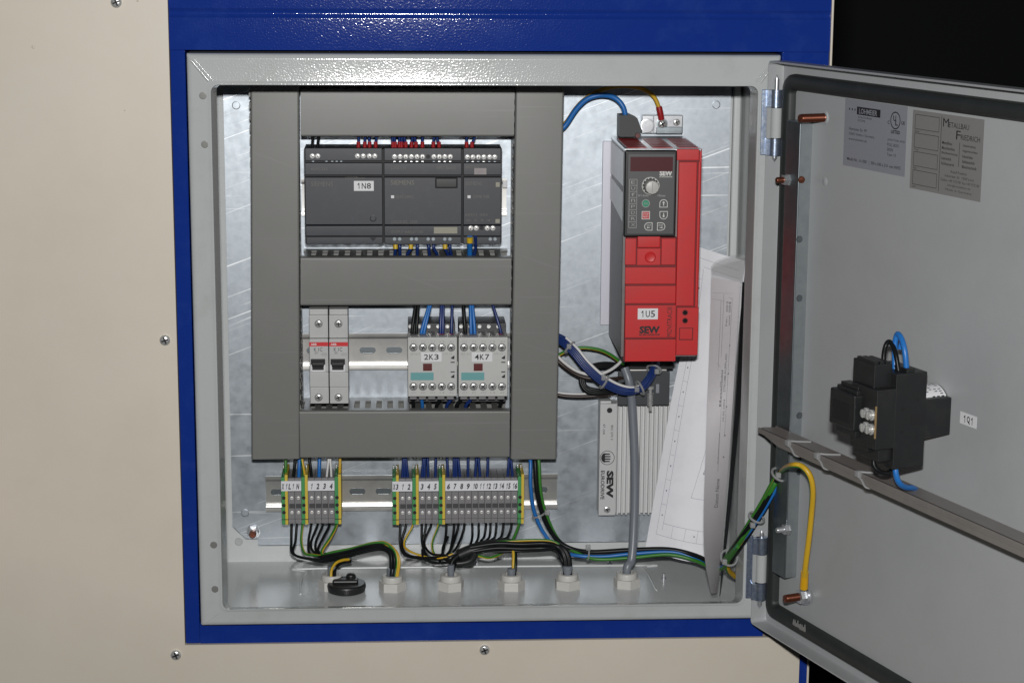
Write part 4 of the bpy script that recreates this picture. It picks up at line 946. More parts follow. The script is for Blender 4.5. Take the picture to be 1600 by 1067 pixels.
# ================================================================== GLANDS, CABLE, PLUG
HEX = MB(); HEX.lathe((0, 0, 0), (0, 0, 1), [(0, 12.6), (7.4, 12.6), (8.2, 11.6)], 'gland', 6, ph=math.pi/6); HEX = HEX.mesh('gland_nut')
COL = MB(); COL.lathe((0, 0, 8.2), (0, 0, 1), [(0, 9.8), (1.0, 9.9), (4.6, 9.6), (5.4, 8.8), (5.4, 6.2), (2, 6.0)], 'gland', 28, cap0=False, cap1=True); COL = COL.mesh('gland_collar')
glabs = ['gland behind the black knob, first from the left', 'gland taking the wires of the shorter strip', 'gland below the thick end of the taped bundle', 'gland with one green and yellow and one black wire', 'gland below the right end of the taped bundle', 'gland of the thick upright grey cable']
ghl = []
for (u, v), lab, rs_, hs in zip(((519, 918), (613, 920), (704.5, 919), (799, 918), (886.5, 917), (979, 915)), glabs, (4.2, 5.2, 3.2, 3.8, 4.6, None), (11, 10.5, 13, 9, 11, 0)):
    p = onz(u, v, 2.6); r = thing('cable_gland', 'off white plastic cable '+lab, 'cable gland', (p.x, p.y, 2.6), 'off white cable glands in the cabinet floor')
    ghl.append(p)
    put(HEX, 'gland_nut', p, r, frame=Matrix.Rotation(random.uniform(-.5, .5), 4, 'Z')); put(COL, 'gland_collar', p, r)
    if rs_:
        b = MB(); q = p+Vector((0, 0, 4)); b.lathe(q, (0, 0, 1), [(0, rs_), (hs+6, rs_), (hs+6.3, rs_*.8)], 'cable_grey', 16); b.done('cable_sheath', r)
g = ghl[5]
wire([g+Vector((0, 0, 4)), g+Vector((.5, 1, 18)), at(987, 872, 96), at(990.5, 820, 104), at(992, 760, 110), at(991, 700, 114), at(988.5, 650, 117), at(987, 625, 118), at(983, 596, 118), at(976, 575, 122)], 4.1, 'cable_grey', 'thick grey cable rising from the last gland to the inverter', raw=True, seg=14, cat='cable')
p = onz(541, 930, 2.6)+Vector((0, 13, 0)); k = thing('knob', 'black round plastic knob lying loose on the cabinet floor', 'knob', (p.x, p.y, 2.6))
b = MB(); b.lathe((p.x, p.y, 2.7), (0, 0, 1), [(0, 15.5), (1, 17.3), (5.5, 18), (7.6, 17.4), (8.2, 16.2)], 'black_plastic', 36); b.done('knob_disc', k)
b = MB(); b.box(p.x-13, p.x+11, p.y-4, p.y+6, 10, 14.2, 'black_plastic', 2.2, 3); b.done('knob_grip', k)
b = MB(); b.lathe((p.x+4, p.y+6, 10), (0, 0, 1), [(0, 4.5), (6, 4.5), (7.4, 3), (7.8, .1)], 'black_plastic', 14); b.box(p.x-6, p.x+9, p.y+4, p.y+9, 10, 14.5, 'black_plastic', 1); b.done('knob_shaft', k)

# ================================================================== INVERTER
YI = 46.0
iv = thing('frequency_inverter', 'red frequency inverter with black keypad on the right of the mounting plate', 'inverter', (405, PL, 170))
x0 = at(974, 400, YI).x; x1 = at(1056.5, 400, YI).x; x2 = at(1092.5, 400, YI+5).x
zt_ = at(1014, 233.5, YI).z; zb_ = at(1014, 565, YI).z; zbr = at(1074, 556, YI+5).z
b = MB()
b.box(x0-.4, x2-.3, YI+6, PL-14, zb_+3, zt_-2.2, 'side_metal', .8)
b.done('inverter_case', iv)
xh = at(941, 300, PL-4).x
b = MB(); b.box(xh, x2-2, PL-4, PL-.1, at(945, 508, PL-4).z, at(945, 221, PL-4).z, 'heat_pale', .5); b.done('heat_sink', iv)
# top cover with red inlays
b = MB(); b.box(x0-.3, x2-.4, YI+5, PL-4.5, zt_-2.4, zt_, 'zinc', .5); b.done('top_cover', iv)
W3 = (x2-x0)/3
for k in range(3):
    b = MB(); b.box(x0+3+k*W3, x0+W3-2+k*W3, YI+12, PL-30, zt_-.5, zt_+.35, 'red', .2)
    for j in range(5): b.box(x0+5+k*W3, x0+W3-4+k*W3, YI+18+j*14, YI+20+j*14, zt_+.3, zt_+.45, 'red_shaded')
    b.done('vent_panel', iv)
b = MB(); q = rect(0, 0, 1, 1, 1)
ys_ = lambda t: YI+8+(PL-5-YI-8)*t
zz = lambda t: zb_+3+(zt_-zb_-5)*t
xx = x0-.45
b.ext([(xx, ys_(.02), zz(.99)), (xx, ys_(.97), zz(.99)), (xx, ys_(.97), zz(.83)), (xx, ys_(.02), zz(.83))], (-.12, 0, 0), 'side_label'); b.done('side_sticker', iv)
b = MB(); b.ext([(xx, ys_(.02), zz(.80)), (xx, ys_(.97), zz(.81)), (xx, ys_(.97), zz(.70)), (xx, ys_(.02), zz(.66))], (-.12, 0, 0), 'side_label'); b.done('side_sticker', iv)
# front covers
b = MB(); Y = YI
b.pbox(976.9, 371, 1055.6, 564.6, Y+.9, Y+14, 'red_shaded', .3); b.pbox(976.5, 371, 1056, 565, Y+2.2, Y+14, 'red', .6)
b.pbox(976.8, 373, 994, 414, Y, Y+2, 'red', .5); b.pbox(1033.5, 373, 1055.5, 414, Y, Y+2, 'red', .5)
b.pbox(995.5, 388.5, 1032, 414.5, Y+.5, Y+2, 'red', .4)
for v0, v1 in ((418, 443.8), (446.8, 474.2), (477.2, 527.6), (530.6, 564.6)): b.pbox(976.8, v0, 1055.8, v1, Y, Y+2, 'red', .45)
b.lathe(at(1016, 402, Y+.5), (0, -1, 0), [(0, 4.9), (.5, 4.7), (.7, 4.2), (.3, 3.8), (.3, .01)], 'red', 24, cap1=False)
b.done('front_cover', iv)
b = MB(); b.pbox(996, 368, 1032, 387.5, Y-1.4, Y+2, 'red', 1.0); b.done('release_tab', iv)
label_tag('1U5', 996.5, 482, 1028, 499, Y, iv)
b = MB(); b.ptext('SEW', 999, 509.5, 1031, 521, Y-.1, 'ink', .05); b.ptext('EURODRIVE', 999, 521.6, 1031, 524.6, Y-.1, 'ink', .03); b.ptext_v('MOVITRAC\u00ae', 1042, 479, 1050, 526, Y-.1, 'ink', down=False); b.done('lettering', iv)
Yr = YI+4
b = MB(); b.pbox(1056.8, 233, 1093, 555.5, Yr+1.6, Yr+20, 'red', .7); b.pbox(1057.4, 234, 1089.6, 554, Yr+.9, Yr+4, 'red_shaded', .2); b.pbox(1057.5, 233.5, 1092.6, 251, Yr, Yr+3, 'red', .6); b.pbox(1058.5, 253.6, 1086.8, 478.3, Yr, Yr+3, 'red', .7); b.pbox(1057, 480.8, 1091, 555, Yr, Yr+3, 'red', .6); b.pbox(1088.8, 253.6, 1092.6, 480, Yr, Yr+3, 'red', .5); b.done('side_cover', iv)
for v in (488.5, 501):
    b = MB(); p = at(1070.5, v, Yr); b.lathe(p, (0, -1, 0), [(-.3, 2.7), (.05, 2.7)], 'red_shaded', 16); b.lathe(p, (0, -1, 0), [(0, 1.9), (.15, 1.9)], 'wire_black', 14); b.done('cover_hole', iv)  # flat dark discs drawn for the two holes in the cover
b = MB(); b.pbox(1061, 512, 1083, 531.5, Yr-.1, Yr+.1, 'red_shaded'); b.pbox(1062.3, 513.3, 1081.5, 530, Yr-.5, Yr, 'red', .4); b.done('service_flap', iv)
# keypad
Yk = YI-3
b = MB(); b.pbox(975.5, 235.5, 1057, 370.5, Yk+.2, YI+8, 'black_plastic', 1.6); b.done('keypad_frame', iv)
b = MB(); b.pbox(980.5, 240.5, 1053.5, 366, Yk-.1, Yk+.6, 'keypad_grey', .3)
b.ptext('SEW', 1030.5, 267, 1050.5, 275, Yk-.2, 'print_white', .05); b.ptext('EURODRIVE', 1030.5, 275.8, 1050.5, 277.6, Yk-.2, 'print_white', .02)
b.ptext('0/1-fmin', 997, 304, 1013, 307.5, Yk-.2, 'print_grey', .01); b.ptext('+fmax', 1027, 304, 1040, 307.5, Yk-.2, 'print_grey', .01)
for k in range(9): 
    v = 280.5+k*9.45; xa, xb_, za, zb2 = rect(983, v-.4, 995, v+.4, Yk-.2); b.box(xa, xb_, Yk-.2, Yk-.1, za, zb2, 'print_grey')
for u in (983, 994.8):
    xa, xb_, za, zb2 = rect(u-.4, 280.5, u+.4, 356, Yk-.2); b.box(xa, xb_, Yk-.2, Yk-.1, za, zb2, 'print_grey')
for k, t in enumerate('EUfnPDRX'): b.ptext(t, 986, 282.8+k*9.45, 992.5, 287.5+k*9.45, Yk-.2, 'print_grey')
b.done('keypad_face', iv)
b = MB(); b.pbox(985, 245.5, 1051.5, 268, Yk-.25, Yk, 'red_display'); b.done('display_window', iv)
p = at(1016.5, 290.5, Yk-.1); kz = p
b = MB(); b.lathe(p, (0, -1, 0), [(0, 7.9), (1.2, 7.8), (1.3, 6.3), (1.0, 6.2), (1.0, .01)], 'knob_grey', 32, cap1=False); b.lathe(p, (0, -1, 0), [(0, 7.2), (1.35, 7.2), (1.36, 6.2)], 'black_plastic', 28); b.done('dial_ring', iv)
p = at(1018, 292, Yk-1)
b = MB(); b.lathe(p, (0, -1, 0), [(0, 6.1), (6, 5.9), (6.6, 5.3), (6.7, .01)], 'knob_grey', 36, rad=lambda t: 1+.03*math.cos(12*t)); b.box(p.x-.35, p.x+.35, p.y-6.9, p.y-6.5, p.z-4.6, p.z+4.6, 'print_grey'); b.done('speed_dial', iv)
b = MB(); n_ = 11
for i in range(n_):
    a = math.radians(215-270*i/(n_-1)); q = kz+Vector((6.75*math.cos(a), -1.45, 6.75*math.sin(a))); b.lathe(q, (0, -1, 0), [(0, .5), (.1, .5)], 'print_white', 8)
b.done('dial_marks', iv)
def key(u, v, shape, m, name='key'):
    b = MB(); c = at(u, v, Yk-.1); h = 3.6
    def outline(s):
        if shape == 'round': return [(s*h*math.cos(2*math.pi*k/24), s*h*math.sin(2*math.pi*k/24)) for k in range(24)]
        if shape == 'square': return [(-h*s, -h*s), (h*s, -h*s), (h*s, h*s), (-h*s, h*s)]
        arc = [(s*h*math.cos(math.pi*k/12), s*h*math.sin(math.pi*k/12)) for k in range(13)]
        up = arc+[(-h*s, -h*s), (h*s, -h*s)]
        rot = {'up': 0, 'left': 90, 'down': 180, 'right': 270}[shape]; ca, sa = math.cos(math.radians(rot)), math.sin(math.radians(rot))
        return [(x*ca-z*sa, x*sa+z*ca) for x, z in up]
    b.ext([(c.x+x, c.y-.25, c.z+z) for x, z in outline(1.0)], (0, .3, 0), 'print_white' if shape != 'round' else 'print_grey')
    b.ext([(c.x+x, c.y-.5, c.z+z) for x, z in outline(.84)], (0, .3, 0), m)
    if shape in ('up', 'down', 'left', 'right'):
        rot = {'up': 0, 'left': 90, 'down': 180, 'right': 270}[shape]; ca, sa = math.cos(math.radians(rot)), math.sin(math.radians(rot)); f = .62 if shape in ('left', 'right') else .85
        off = (0, -.9) if shape in ('left', 'right') else (0, 0)
        ar = [(-.45, -2.2), (.45, -2.2), (.45, .5), (1.4, .5), (0, 2.3), (-1.4, .5), (-.45, .5)]
        b.ext([(c.x+(x*ca-z*sa)*f*1.05+off[0], c.y-.6, c.z+(x*sa+z*ca)*f*1.05+off[1]) for x, z in ar], (0, .12, 0), 'print_white')
        if shape in ('left', 'right'):
            t = 'ENTER' if shape == 'right' else 'OUT'; xo = .4 if shape == 'left' else -.4
            b.text(t, (c.x-2+xo, c.y-.6, c.z+.5), (c.x+2+xo, c.y-.6, c.z+.5), (c.x-2+xo, c.y-.6, c.z+1.9), 'print_white')
    elif shape == 'square':
        b.text('STOP', (c.x-2.4, c.y-.6, c.z+.3), (c.x+2.4, c.y-.6, c.z+.3), (c.x-2.4, c.y-.6, c.z+2), 'print_white'); b.text('RESET', (c.x-2.4, c.y-.6, c.z-2), (c.x+2.4, c.y-.6, c.z-2), (c.x-2.4, c.y-.6, c.z-.5), 'print_white')
    else: b.text('RUN', (c.x-1.7, c.y-.6, c.z-.8), (c.x+1.7, c.y-.6, c.z-.8), (c.x-1.7, c.y-.6, c.z+.8), 'print_grey')
    b.done(name, iv)
key(1009, 318, 'round', 'green_key'); key(1009, 336.5, 'square', 'red_key'); key(1036.8, 318, 'up', 'keypad_grey'); key(1036.8, 336.5, 'down', 'keypad_grey'); key(1013, 354, 'left', 'keypad_grey'); key(1033, 354, 'right', 'keypad_grey')
# things on top: connector, bracket
Yt = 150.0
b = MB(); pts = [(968.5, 181), (985, 180), (996, 185), (1000, 196), (1002, 208), (998, 214), (968, 214)]
b.ext([at(u, v, Yt-22) for u, v in pts], (0, 24, 0), 'connector'); cn = b.done('connector_plug', None, 'dark grey connector plug on top of the red inverter', 'connector')
b = MB(); b.lathe(at(996, 212, Yt-24), (0, -1, 0), [(0, 2.4), (2, 2.2)], 'dark_red', 12); b.done('plug_screw', cn)
b = MB(); b.pbox(1003, 180.5, 1067, 209, PL-14, PL-3, 'zinc', .8); b.pbox(1020, 182, 1022, 209, PL-15, PL-13, 'zinc_dark'); b.pbox(1026, 199, 1066, 209.5, PL-18, PL-13.5, 'zinc_dark', .5); br_ = b.done('fixing_bracket', iv)
for u, v in ((1057, 191.5),): put(SCR_C, 'screw', at(u, v, PL-14), iv)
b = MB(); p = at(1011.5, 197, PL-14); b.lathe(p, (0, -1, 0), [(0, 6.6), (1.4, 6.4), (1.6, 5.4)], 'zinc', 24); b.done('washer', iv)
wire([(868, 210, 146), (884, 196, 146), (900, 172, 144), (918, 155, 142), (940, 149, 140), (960, 153, 136), (973, 166, 134), (978, 184, 134)], 2.5, 'wire_blue', 'bright blue wire arching from the right duct to the inverter plug')
gyw = wire([(868, 202, 150), (884, 192, 150), (898, 172, 148), (912, 157, 146), (935, 143, 146), (965, 135, 148), (1000, 138, 150), (1020, 150, 152), (1028, 164, 152), (1031, 176, 152)], 2.0, 'gy', 'green and yellow wire arching over the inverter to the red lug', twist=.0, ph=2)
b = MB(); b.tube([at(1029.5, 167, 151), at(1031.5, 176, 151), at(1033.5, 187, 152)], 2.9, 'ferrule_red', 12); lg = b.done('cable_lug', None, 'red insulated cable lug screwed to the inverter bracket', 'cable lug')
b = MB(); p = at(1034.5, 194, 152); b.lathe(p, (0, -1, 0), [(-1, 5.2), (0, 5.2), (.1, 4.0)], 'zinc_dark', 20); b.done('ring_tongue', lg)
put(screw_mesh(4.0, 3.0, 'screw_steel'), 'screw', at(1034.5, 194, 152), lg)

# ---- under the inverter
em = thing('clamp_plate', 'dark grey cable clamp plate with a sprung screw below the red inverter', 'clamp plate', (400, 140, 140))
Ye = 128.0
b = MB(); b.pbox(965.5, 580, 1046, 633, Ye, Ye+3, 'emc_plate', .6); b.pbox(974, 577, 1042, 580.5, Ye-4, Ye+2, 'rail_steel', .6); b.done('plate', em)
b = MB(); b.pbox(976, 566, 1052, 577, Ye+4, PL-14, 'plc_gap', .5); b.done('inverter_shadow', em)  # near-black block added as painted shadow under the inverter
for u0, v0, u1, v1 in ((1025, 600, 1030, 614),):
    b = MB(); b.pbox(u0, v0, u1, v1, Ye-.25, Ye, 'sticker_blue', .1); b.done('plate_slot', em)
b = MB(); p = at(1016, 606, Ye-6); p2 = at(1016, 642, Ye-6)
b.cyl(p, p2, 1.5, 'screw_steel', 12); 
hel = [p+(p2-p)*(.25+.5*t/40)+Vector((2.8*math.cos(t*.9), 2.8*math.sin(t*.9), 0)) for t in range(41)]
b.tube(hel, .55, 'screw_steel', 6, 1, smooth=False); b.lathe(p, p-p2, [(-1, 3.2), (1.6, 3.2), (2, 2.4)], 'screw_steel', 14); b.done('spring_screw', em)
# braking resistor with finned aluminium body
rz = thing('brake_resistor', 'flat aluminium braking resistor with fins and white printed flange', 'brake resistor', (375, PL, 60))
Yb = 147.0
xa, xb_, za, zb2 = rect(936.5, 631, 963, 805, Yb)
xe = at(1052, 720, Yb).x
b = MB(); b.box(xa, xb_, Yb, PL-.1, za, zb2, 'alu_label', .5); b.pbox(938, 626.5, 955, 631.5, Yb+4, PL-2, 'alu_label', .4); b.done('flange', rz)
b = MB(); b.box(xb_, xe, Yb+6, PL-.1, za+.3, zb2-.3, 'alu_fins', .3); b.done('resistor_body', rz)
f = MB(); f.box(0, 1.6, Yb, Yb+6.2, za+.3, zb2-.3, 'alu_fins', .25); me = f.mesh('cooling_fin')
nf = 13
for k in range(nf): put(me, 'cooling_fin', (xb_+1+k*(xe-xb_-3)/(nf-1), 0, 0), rz)
b = MB(); b.ptext_v('SEW', 947.5, 735, 958.5, 778, Yb-.1, 'ink', True, .06); b.ptext_v('EURODRIVE', 938.5, 735, 944.5, 780, Yb-.1, 'ink', True, .02); b.ptext_v('802 270 3', 954.5, 664, 958, 687, Yb-.1, 'ink', True); b.ptext_v('47 /0A', 942, 662, 945.5, 679, Yb-.1, 'ink', True)
c = at(948.8, 715, Yb-.1); n = 32
for r0, r1 in ((7.0, 6.5),):
    o = [(c.x+r0*math.cos(2*math.pi*i/n), c.y, c.z+r0*math.sin(2*math.pi*i/n)) for i in range(n)]; i_ = [(c.x+r1*math.cos(2*math.pi*i/n), c.y, c.z+r1*math.sin(2*math.pi*i/n)) for i in range(n)]
    b.add(o+i_, [[k, (k+1) % n, n+(k+1) % n, n+k] for k in range(n)], 'ink')
o = [(c.x-2.2+3.6*math.cos(math.pi*(.5+i/12)), c.y, c.z+4.6*math.sin(math.pi*(.5+i/12))) for i in range(13)]
b.poly(o, 'ink')
for k in range(4): z_ = c.z+3.6-k*2.4; b.poly([(c.x-2.6, c.y, z_-.75), (c.x+3.4-abs(k-1.5)*.6, c.y, z_-.55), (c.x+3.4-abs(k-1.5)*.6, c.y, z_+.55), (c.x-2.6, c.y, z_+.75)], 'ink')
b.done('lettering', rz)
b = MB(); b.lathe(at(952.5, 641, Yb), (0, -1, 0), [(-.2, 2.6), (.08, 2.6)], 'plc_gap', 18); b.done('fixing_hole', rz)
put(SCR_C, 'screw', at(948.5, 796, Yb), rz)
# wire bundle to the inverter's underside
G7 = 'blue wires tied into the bundle below the inverter'
BP = [(866, 526, 120), (880, 533, 112), (897, 549, 106), (915, 571, 102), (938, 592, 100), (962, 606, 100), (985, 611, 100), (1003, 605, 102), (1016, 589, 106), (1023, 574, 112), (1026, 562, 118)]
random.seed(11)
for k, lab in enumerate(('topmost dark blue wire of the tied bundle left of the inverter', 'second dark blue wire of the tied bundle left of the inverter', 'third dark blue wire of the tied bundle left of the inverter', 'fourth dark blue wire of the tied bundle left of the inverter', 'lowest dark blue wire of the tied bundle left of the inverter')):
    o = (k-2)*2.9; yo = (0, -3, -4, -3, 0)[k]
    wire([(u-o*.55*(1 if i < 7 else -1.0), v+o*(.75 if i < 7 else .5), y+yo) for i, (u, v, y) in enumerate(BP)], 1.5, NV if k != 1 else NV, lab, G7)
wire([(u+4.5 if i < 7 else u-4, v-5.5 if i < 7 else v-3, y-1) for i, (u, v, y) in enumerate(BP[1:8])], 1.35, 'wire_white', 'white wire running along the top of the tied blue bundle')
wire([(866, 550, 130), (880, 565, 126), (902, 580, 120), (928, 586, 116), (950, 580, 118), (966, 569, 124), (974, 558, 130)], 1.5, 'wire_white', 'white wire sagging below the tied blue bundle')
wire([(866, 558, 132), (882, 573, 128), (905, 587, 122), (930, 592, 120), (955, 592, 124), (975, 590, 130)], 1.8, 'wire_brown', 'dark brown wire sagging below the white wire')
wire([(864, 563, 134), (876, 553, 132), (892, 546, 130), (912, 543, 128), (938, 547, 128), (958, 557, 130), (974, 570, 134)], 1.6, 'gy', 'green and yellow wire arching left of the inverter foot', twist=.02, ph=7)
wire([(864, 615, 140), (885, 619, 138), (915, 619.5, 136), (945, 617, 134), (968, 613, 136), (985, 606, 140)], 1.7, 'wire_brown', 'lowest dark brown wire below the black loop')
wire([(864, 612.5, 141), (885, 615, 139), (912, 615.5, 138), (935, 612, 139)], 1.2, 'wire_white', 'white wire lying on the lowest dark brown wire')
for k, lab in enumerate(('outer black wire of the loop left of the clamp plate', 'inner black wire of the loop left of the clamp plate', 'rear black wire of the loop left of the clamp plate')):
    d = k*2.6
    wire([(980, 576, 132), (962, 569+d, 130), (938, 568+d, 128), (916, 575+d*1.2, 126), (907+d, 588, 126), (909+d, 602, 124), (920+d, 613-d, 122), (945, 614-d, 122), (972, 606-d, 126), (990, 592, 132)], 1.7, 'wire_black', lab, 'looped black wires below the inverter')
tie_px(890, 543, 108, 897, 549, 106, 6.4, 'pale tie on the blue bundle beside the right duct', 889, 541)
tie_px(944, 597, 100, 952, 602, 100, 6.4, 'pale tie in the middle of the blue bundle', 943, 590)
tie_px(1000, 606, 101, 1006, 603, 102, 6.8, 'pale tie at the bend of the blue bundle', 995, 608)
tie_px(1022, 577, 110, 1024, 571, 113, 6.6, 'pale tie where the blue bundle enters the inverter', 1026, 580)

# ================================================================== DRAWINGS
def loft(b, left, right, m, nx=12, bulge=0.0, th=.25):
    def cr(P, n=20):
        Q = [P[0]*2-P[1]]+P+[P[-1]*2-P[-2]]; out = []
        for j in range(n+1):
            t = j/n*(len(P)-1); i = min(int(t), len(P)-2); t -= i; a, b_, c, d = Q[i:i+4]
            out.append(0.5*((2*b_)+(c-a)*t+(2*a-5*b_+4*c-d)*t*t+(3*b_-a-3*c+d)*t**3))
        return out
    A, B = cr(left), cr(right); V = []
    for a, c in zip(A, B):
        for i in range(nx+1):
            t = i/nx; p = a.lerp(c, t); p.y -= bulge*math.sin(math.pi*t); V.append(p)
    F = [[j*(nx+1)+i, j*(nx+1)+i+1, (j+1)*(nx+1)+i+1, (j+1)*(nx+1)+i] for j in range(len(A)-1) for i in range(nx)]
    n0 = len(V); b.add(V+[p+Vector((0, th, 0)) for p in V], F+[[n0+k for k in f][::-1] for f in F], m)
    def pt(s, t, off=.15):                              # s across 0..1, t down 0..1
        j = t*(len(A)-1); i = min(int(j), len(A)-2); fr = j-i
        a = A[i].lerp(A[i+1], fr); c = B[i].lerp(B[i+1], fr); p = a.lerp(c, s); p.y -= bulge*math.sin(math.pi*s)+off; return p
    return pt
def pline(b, pt, s0, t0, s1, t1, wd, m, n=8):
    P = [pt(s0+(s1-s0)*k/n, t0+(t1-t0)*k/n) for k in range(n+1)]
    for a, c in zip(P, P[1:]): b.line(a, c, wd, (0, -1, 0), m)
def ptxt(b, pt, s, s0, t0, s1, t1, m, mode='up'):       # lettering along the sheet, reading upwards
    p00 = pt(s1, t1); p10 = pt(s1, t0); p01 = pt(s0, t1); b.text(s, p00, p10, p01, m, .012)
b = MB()
Lf = [at(1086, 384, 150), at(1078, 450, 146), at(1066, 540, 140), at(1050, 620, 136), at(1036, 700, 134), at(1022, 780, 130), at(1008, 858, 124)]
Rt = [at(1166, 408, 140), at(1158, 480, 130), at(1150, 560, 126), at(1142, 640, 122), at(1132, 720, 118), at(1120, 800, 112), at(1106, 882, 104)]
pt = loft(b, Lf, Rt, 'paper', 12, 6)
pline(b, pt, .12, .05, .12, .94, .3, 'paper_line', 20); pline(b, pt, .2, .08, .2, .92, .3, 'paper_line', 20); pline(b, pt, .12, .94, .95, .94, .3, 'paper_line'); pline(b, pt, .2, .90, .95, .90, .3, 'paper_line')
pline(b, pt, .2, .07, .9, .07, .3, 'paper_line'); pline(b, pt, .12, .04, .9, .04, .3, 'paper_line'); pline(b, pt, .55, .8, .9, .8, .3, 'paper_line'); pline(b, pt, .55, .8, .95, .25, .3, 'paper_line', 16)
for k in range(10):
    t = .12+k*.08; pline(b, pt, .12, t, .2, t, .25, 'paper_line', 2); p = pt(.16, t+.035); b.box(p.x-.5, p.x+.5, p.y-.05, p.y, p.z-.7, p.z+.7, 'ink')
for s_ in (.35, .55, .75): pline(b, pt, s_, .90, s_, .94, .25, 'paper_line', 2)
p = pt(.7, .92); b.box(p.x-.5, p.x+.5, p.y-.05, p.y, p.z-.6, p.z+.6, 'ink')
ptxt(b, pt, 'Steuerung Logo', .68, .60, .74, .72, 'pencil')
b.done('drawing', None, 'white circuit drawing sheet leaning below and beside the red inverter', 'drawing')
root = thing('document_sleeve', 'curled grey plastic sleeve with printed sheets beside the right cabinet wall', 'document sleeve', (450, 60, 10))
b = MB()
Lf = [at(1111.5, 434, 80), at(1110, 500, 77), at(1108, 560, 75), at(1105, 640, 60), at(1102.5, 720, 44), at(1100, 800, 28), at(1101, 870, 17), at(1111, 926, 22)]
Rt = [at(1156.5, 441, 70), at(1153, 500, 66), at(1149, 560, 63), at(1144, 640, 58), at(1138.5, 720, 54), at(1132, 800, 50), at(1127, 870, 48), at(1120, 926, 50)]
pt = loft(b, Lf, Rt, 'paper_pink', 10, .5)
pline(b, pt, .62, .06, .75, .065, .3, 'pencil', 3); pline(b, pt, .05, .05, .75, .045, .3, 'paper_line', 6); pline(b, pt, .05, .07, .5, .075, .3, 'paper_line', 6)
for s_, t0, t1 in ((.45, .05, .28), (.75, .06, .5), (.36, .07, .32), (.55, .32, .6)): pline(b, pt, s_, t0, s_, t1, .28, 'pencil', 10)
pline(b, pt, .3, .3, .45, .31, .3, 'pencil', 2)
ptxt(b, pt, 'Nr.  003', .55, .075, .62, .165, 'ink'); ptxt(b, pt, 'von 004', .64, .075, .72, .165, 'ink')
ptxt(b, pt, 'STROMLAUFPLAN', .60, .27, .68, .38, 'ink'); ptxt(b, pt, 'Metallbau', .46, .32, .54, .42, 'ink'); ptxt(b, pt, '10.05.2004', .62, .40, .69, .46, 'ink'); ptxt(b, pt, 'Auftragsnummer', .50, .49, .56, .58, 'ink'); ptxt(b, pt, 'Datum Name', .48, .62, .66, .70, 'pencil')
for t in (.24, .33, .42, .5, .56): p = pt(.76, t); b.box(p.x-.6, p.x+.6, p.y-.05, p.y, p.z-.7, p.z+.7, 'ink')
b.done('printed_sheet', root)
b = MB()
Lf = [at(1111, 413, 80), at(1111, 440, 76), at(1109.5, 500, 73), at(1107.5, 560, 71), at(1104.5, 640, 57), at(1102, 720, 41), at(1099, 800, 25), at(1101, 870, 14), at(1112, 930, 19)]
Rt = [at(1166, 398, 80), at(1160, 440, 66), at(1156, 500, 61), at(1152, 560, 58), at(1146.5, 640, 53), at(1140.5, 720, 49), at(1134, 800, 45), at(1128, 870, 44), at(1121, 931, 46)]
loft(b, Lf, Rt, 'film', 10, 1.2); b.done('sleeve_film', root)
b = MB()
Lf = [at(1111, 416, 94), at(1120, 407, 100), at(1140, 400, 108), at(1166, 396, 116)]
Rt = [at(1112, 425, 92), at(1125, 428, 88), at(1142, 433, 84), at(1160, 440, 80)]
loft(b, Lf, Rt, 'film', 8, 0); b.done('sleeve_rim', root)
b = MB()
Lf = [at(1160, 440, 70), at(1156, 520, 66), at(1150, 620, 58), at(1142, 720, 52), at(1134, 810, 48), at(1124, 931, 46)]
Rt = [at(1170, 445, 110), at(1166, 520, 106), at(1158, 620, 96), at(1149, 720, 88), at(1140, 810, 80), at(1126, 930, 72)]
loft(b, Lf, Rt, 'emc_plate', 6, 0); b.done('folder_back', root)

# ================================================================== SWITCH ON THE DOOR
s2_ = dat(1486, 655, PD)[0]
sw = thing('rotary_switch', 'black rotary switch body with blue and black wires on the door inside', 'switch', dw((s2_-20, PD, 260)))
def dbox(b, u0, v0, u1, v1, sfront, sback, m, bev=.6):
    d0, za_ = das(u0, (v0+v1)/2, sfront); d1, _ = das(u1, (v0+v1)/2, sfront); um = (u0+u1)/2
    z1_ = das(um, v0, sfront)[1]; z0_ = das(um, v1, sfront)[1]
    b.box(sback, sfront, min(d0, d1), max(d0, d1), z0_, z1_, m, bev); return d0, d1, z0_, z1_
SF = s2_
b = MB(dw)
RC = 18.5
zc1 = das(1462, 600, SF-20)[1]-RC
b.lathe((SF-20, PD, zc1), (0, -1, 0), [(0, RC), (24, RC)], 'black_plastic', 32); b.done('switch_collar', sw)
b = MB(dw)                                  # white type label bent round the collar
A = [math.radians(a) for a in range(20, 112, 7)]
o = [(SF-20+(RC+.3)*math.cos(a), PD-1, zc1+(RC+.3)*math.sin(a)) for a in A]; i_ = [(x, PD-21, z) for x, _, z in o]
n = len(o); b.add(o+i_, [[k, k+1, n+k+1, n+k] for k in range(n-1)], 'label_white')
for k in range(1, n-1):
    a = A[k]; x, z = SF-20+(RC+.5)*math.cos(a), zc1+(RC+.5)*math.sin(a)
    for q in range(5):
        if random.random() < .5: d_ = PD-3-q*4; b.add([(x, d_, z), (x, d_-2.4, z), (x-.8*math.sin(a), d_-2.4, z+.8*math.cos(a)), (x-.8*math.sin(a), d_, z+.8*math.cos(a))], [[0, 1, 2, 3]], 'pencil')
b.done('type_label', sw)
b = MB(dw); dbox(b, 1441, 623, 1486, 682, SF, SF-40, 'black_plastic', 1); b.done('front_block', sw)
b = MB(dw); dbox(b, 1398, 583, 1446, 731, SF+2, SF-34, 'black_plastic', .8); dbox(b, 1417, 576, 1430, 585, SF+1, SF-30, 'black_plastic', .6); b.done('contact_block', sw)
b = MB(dw)
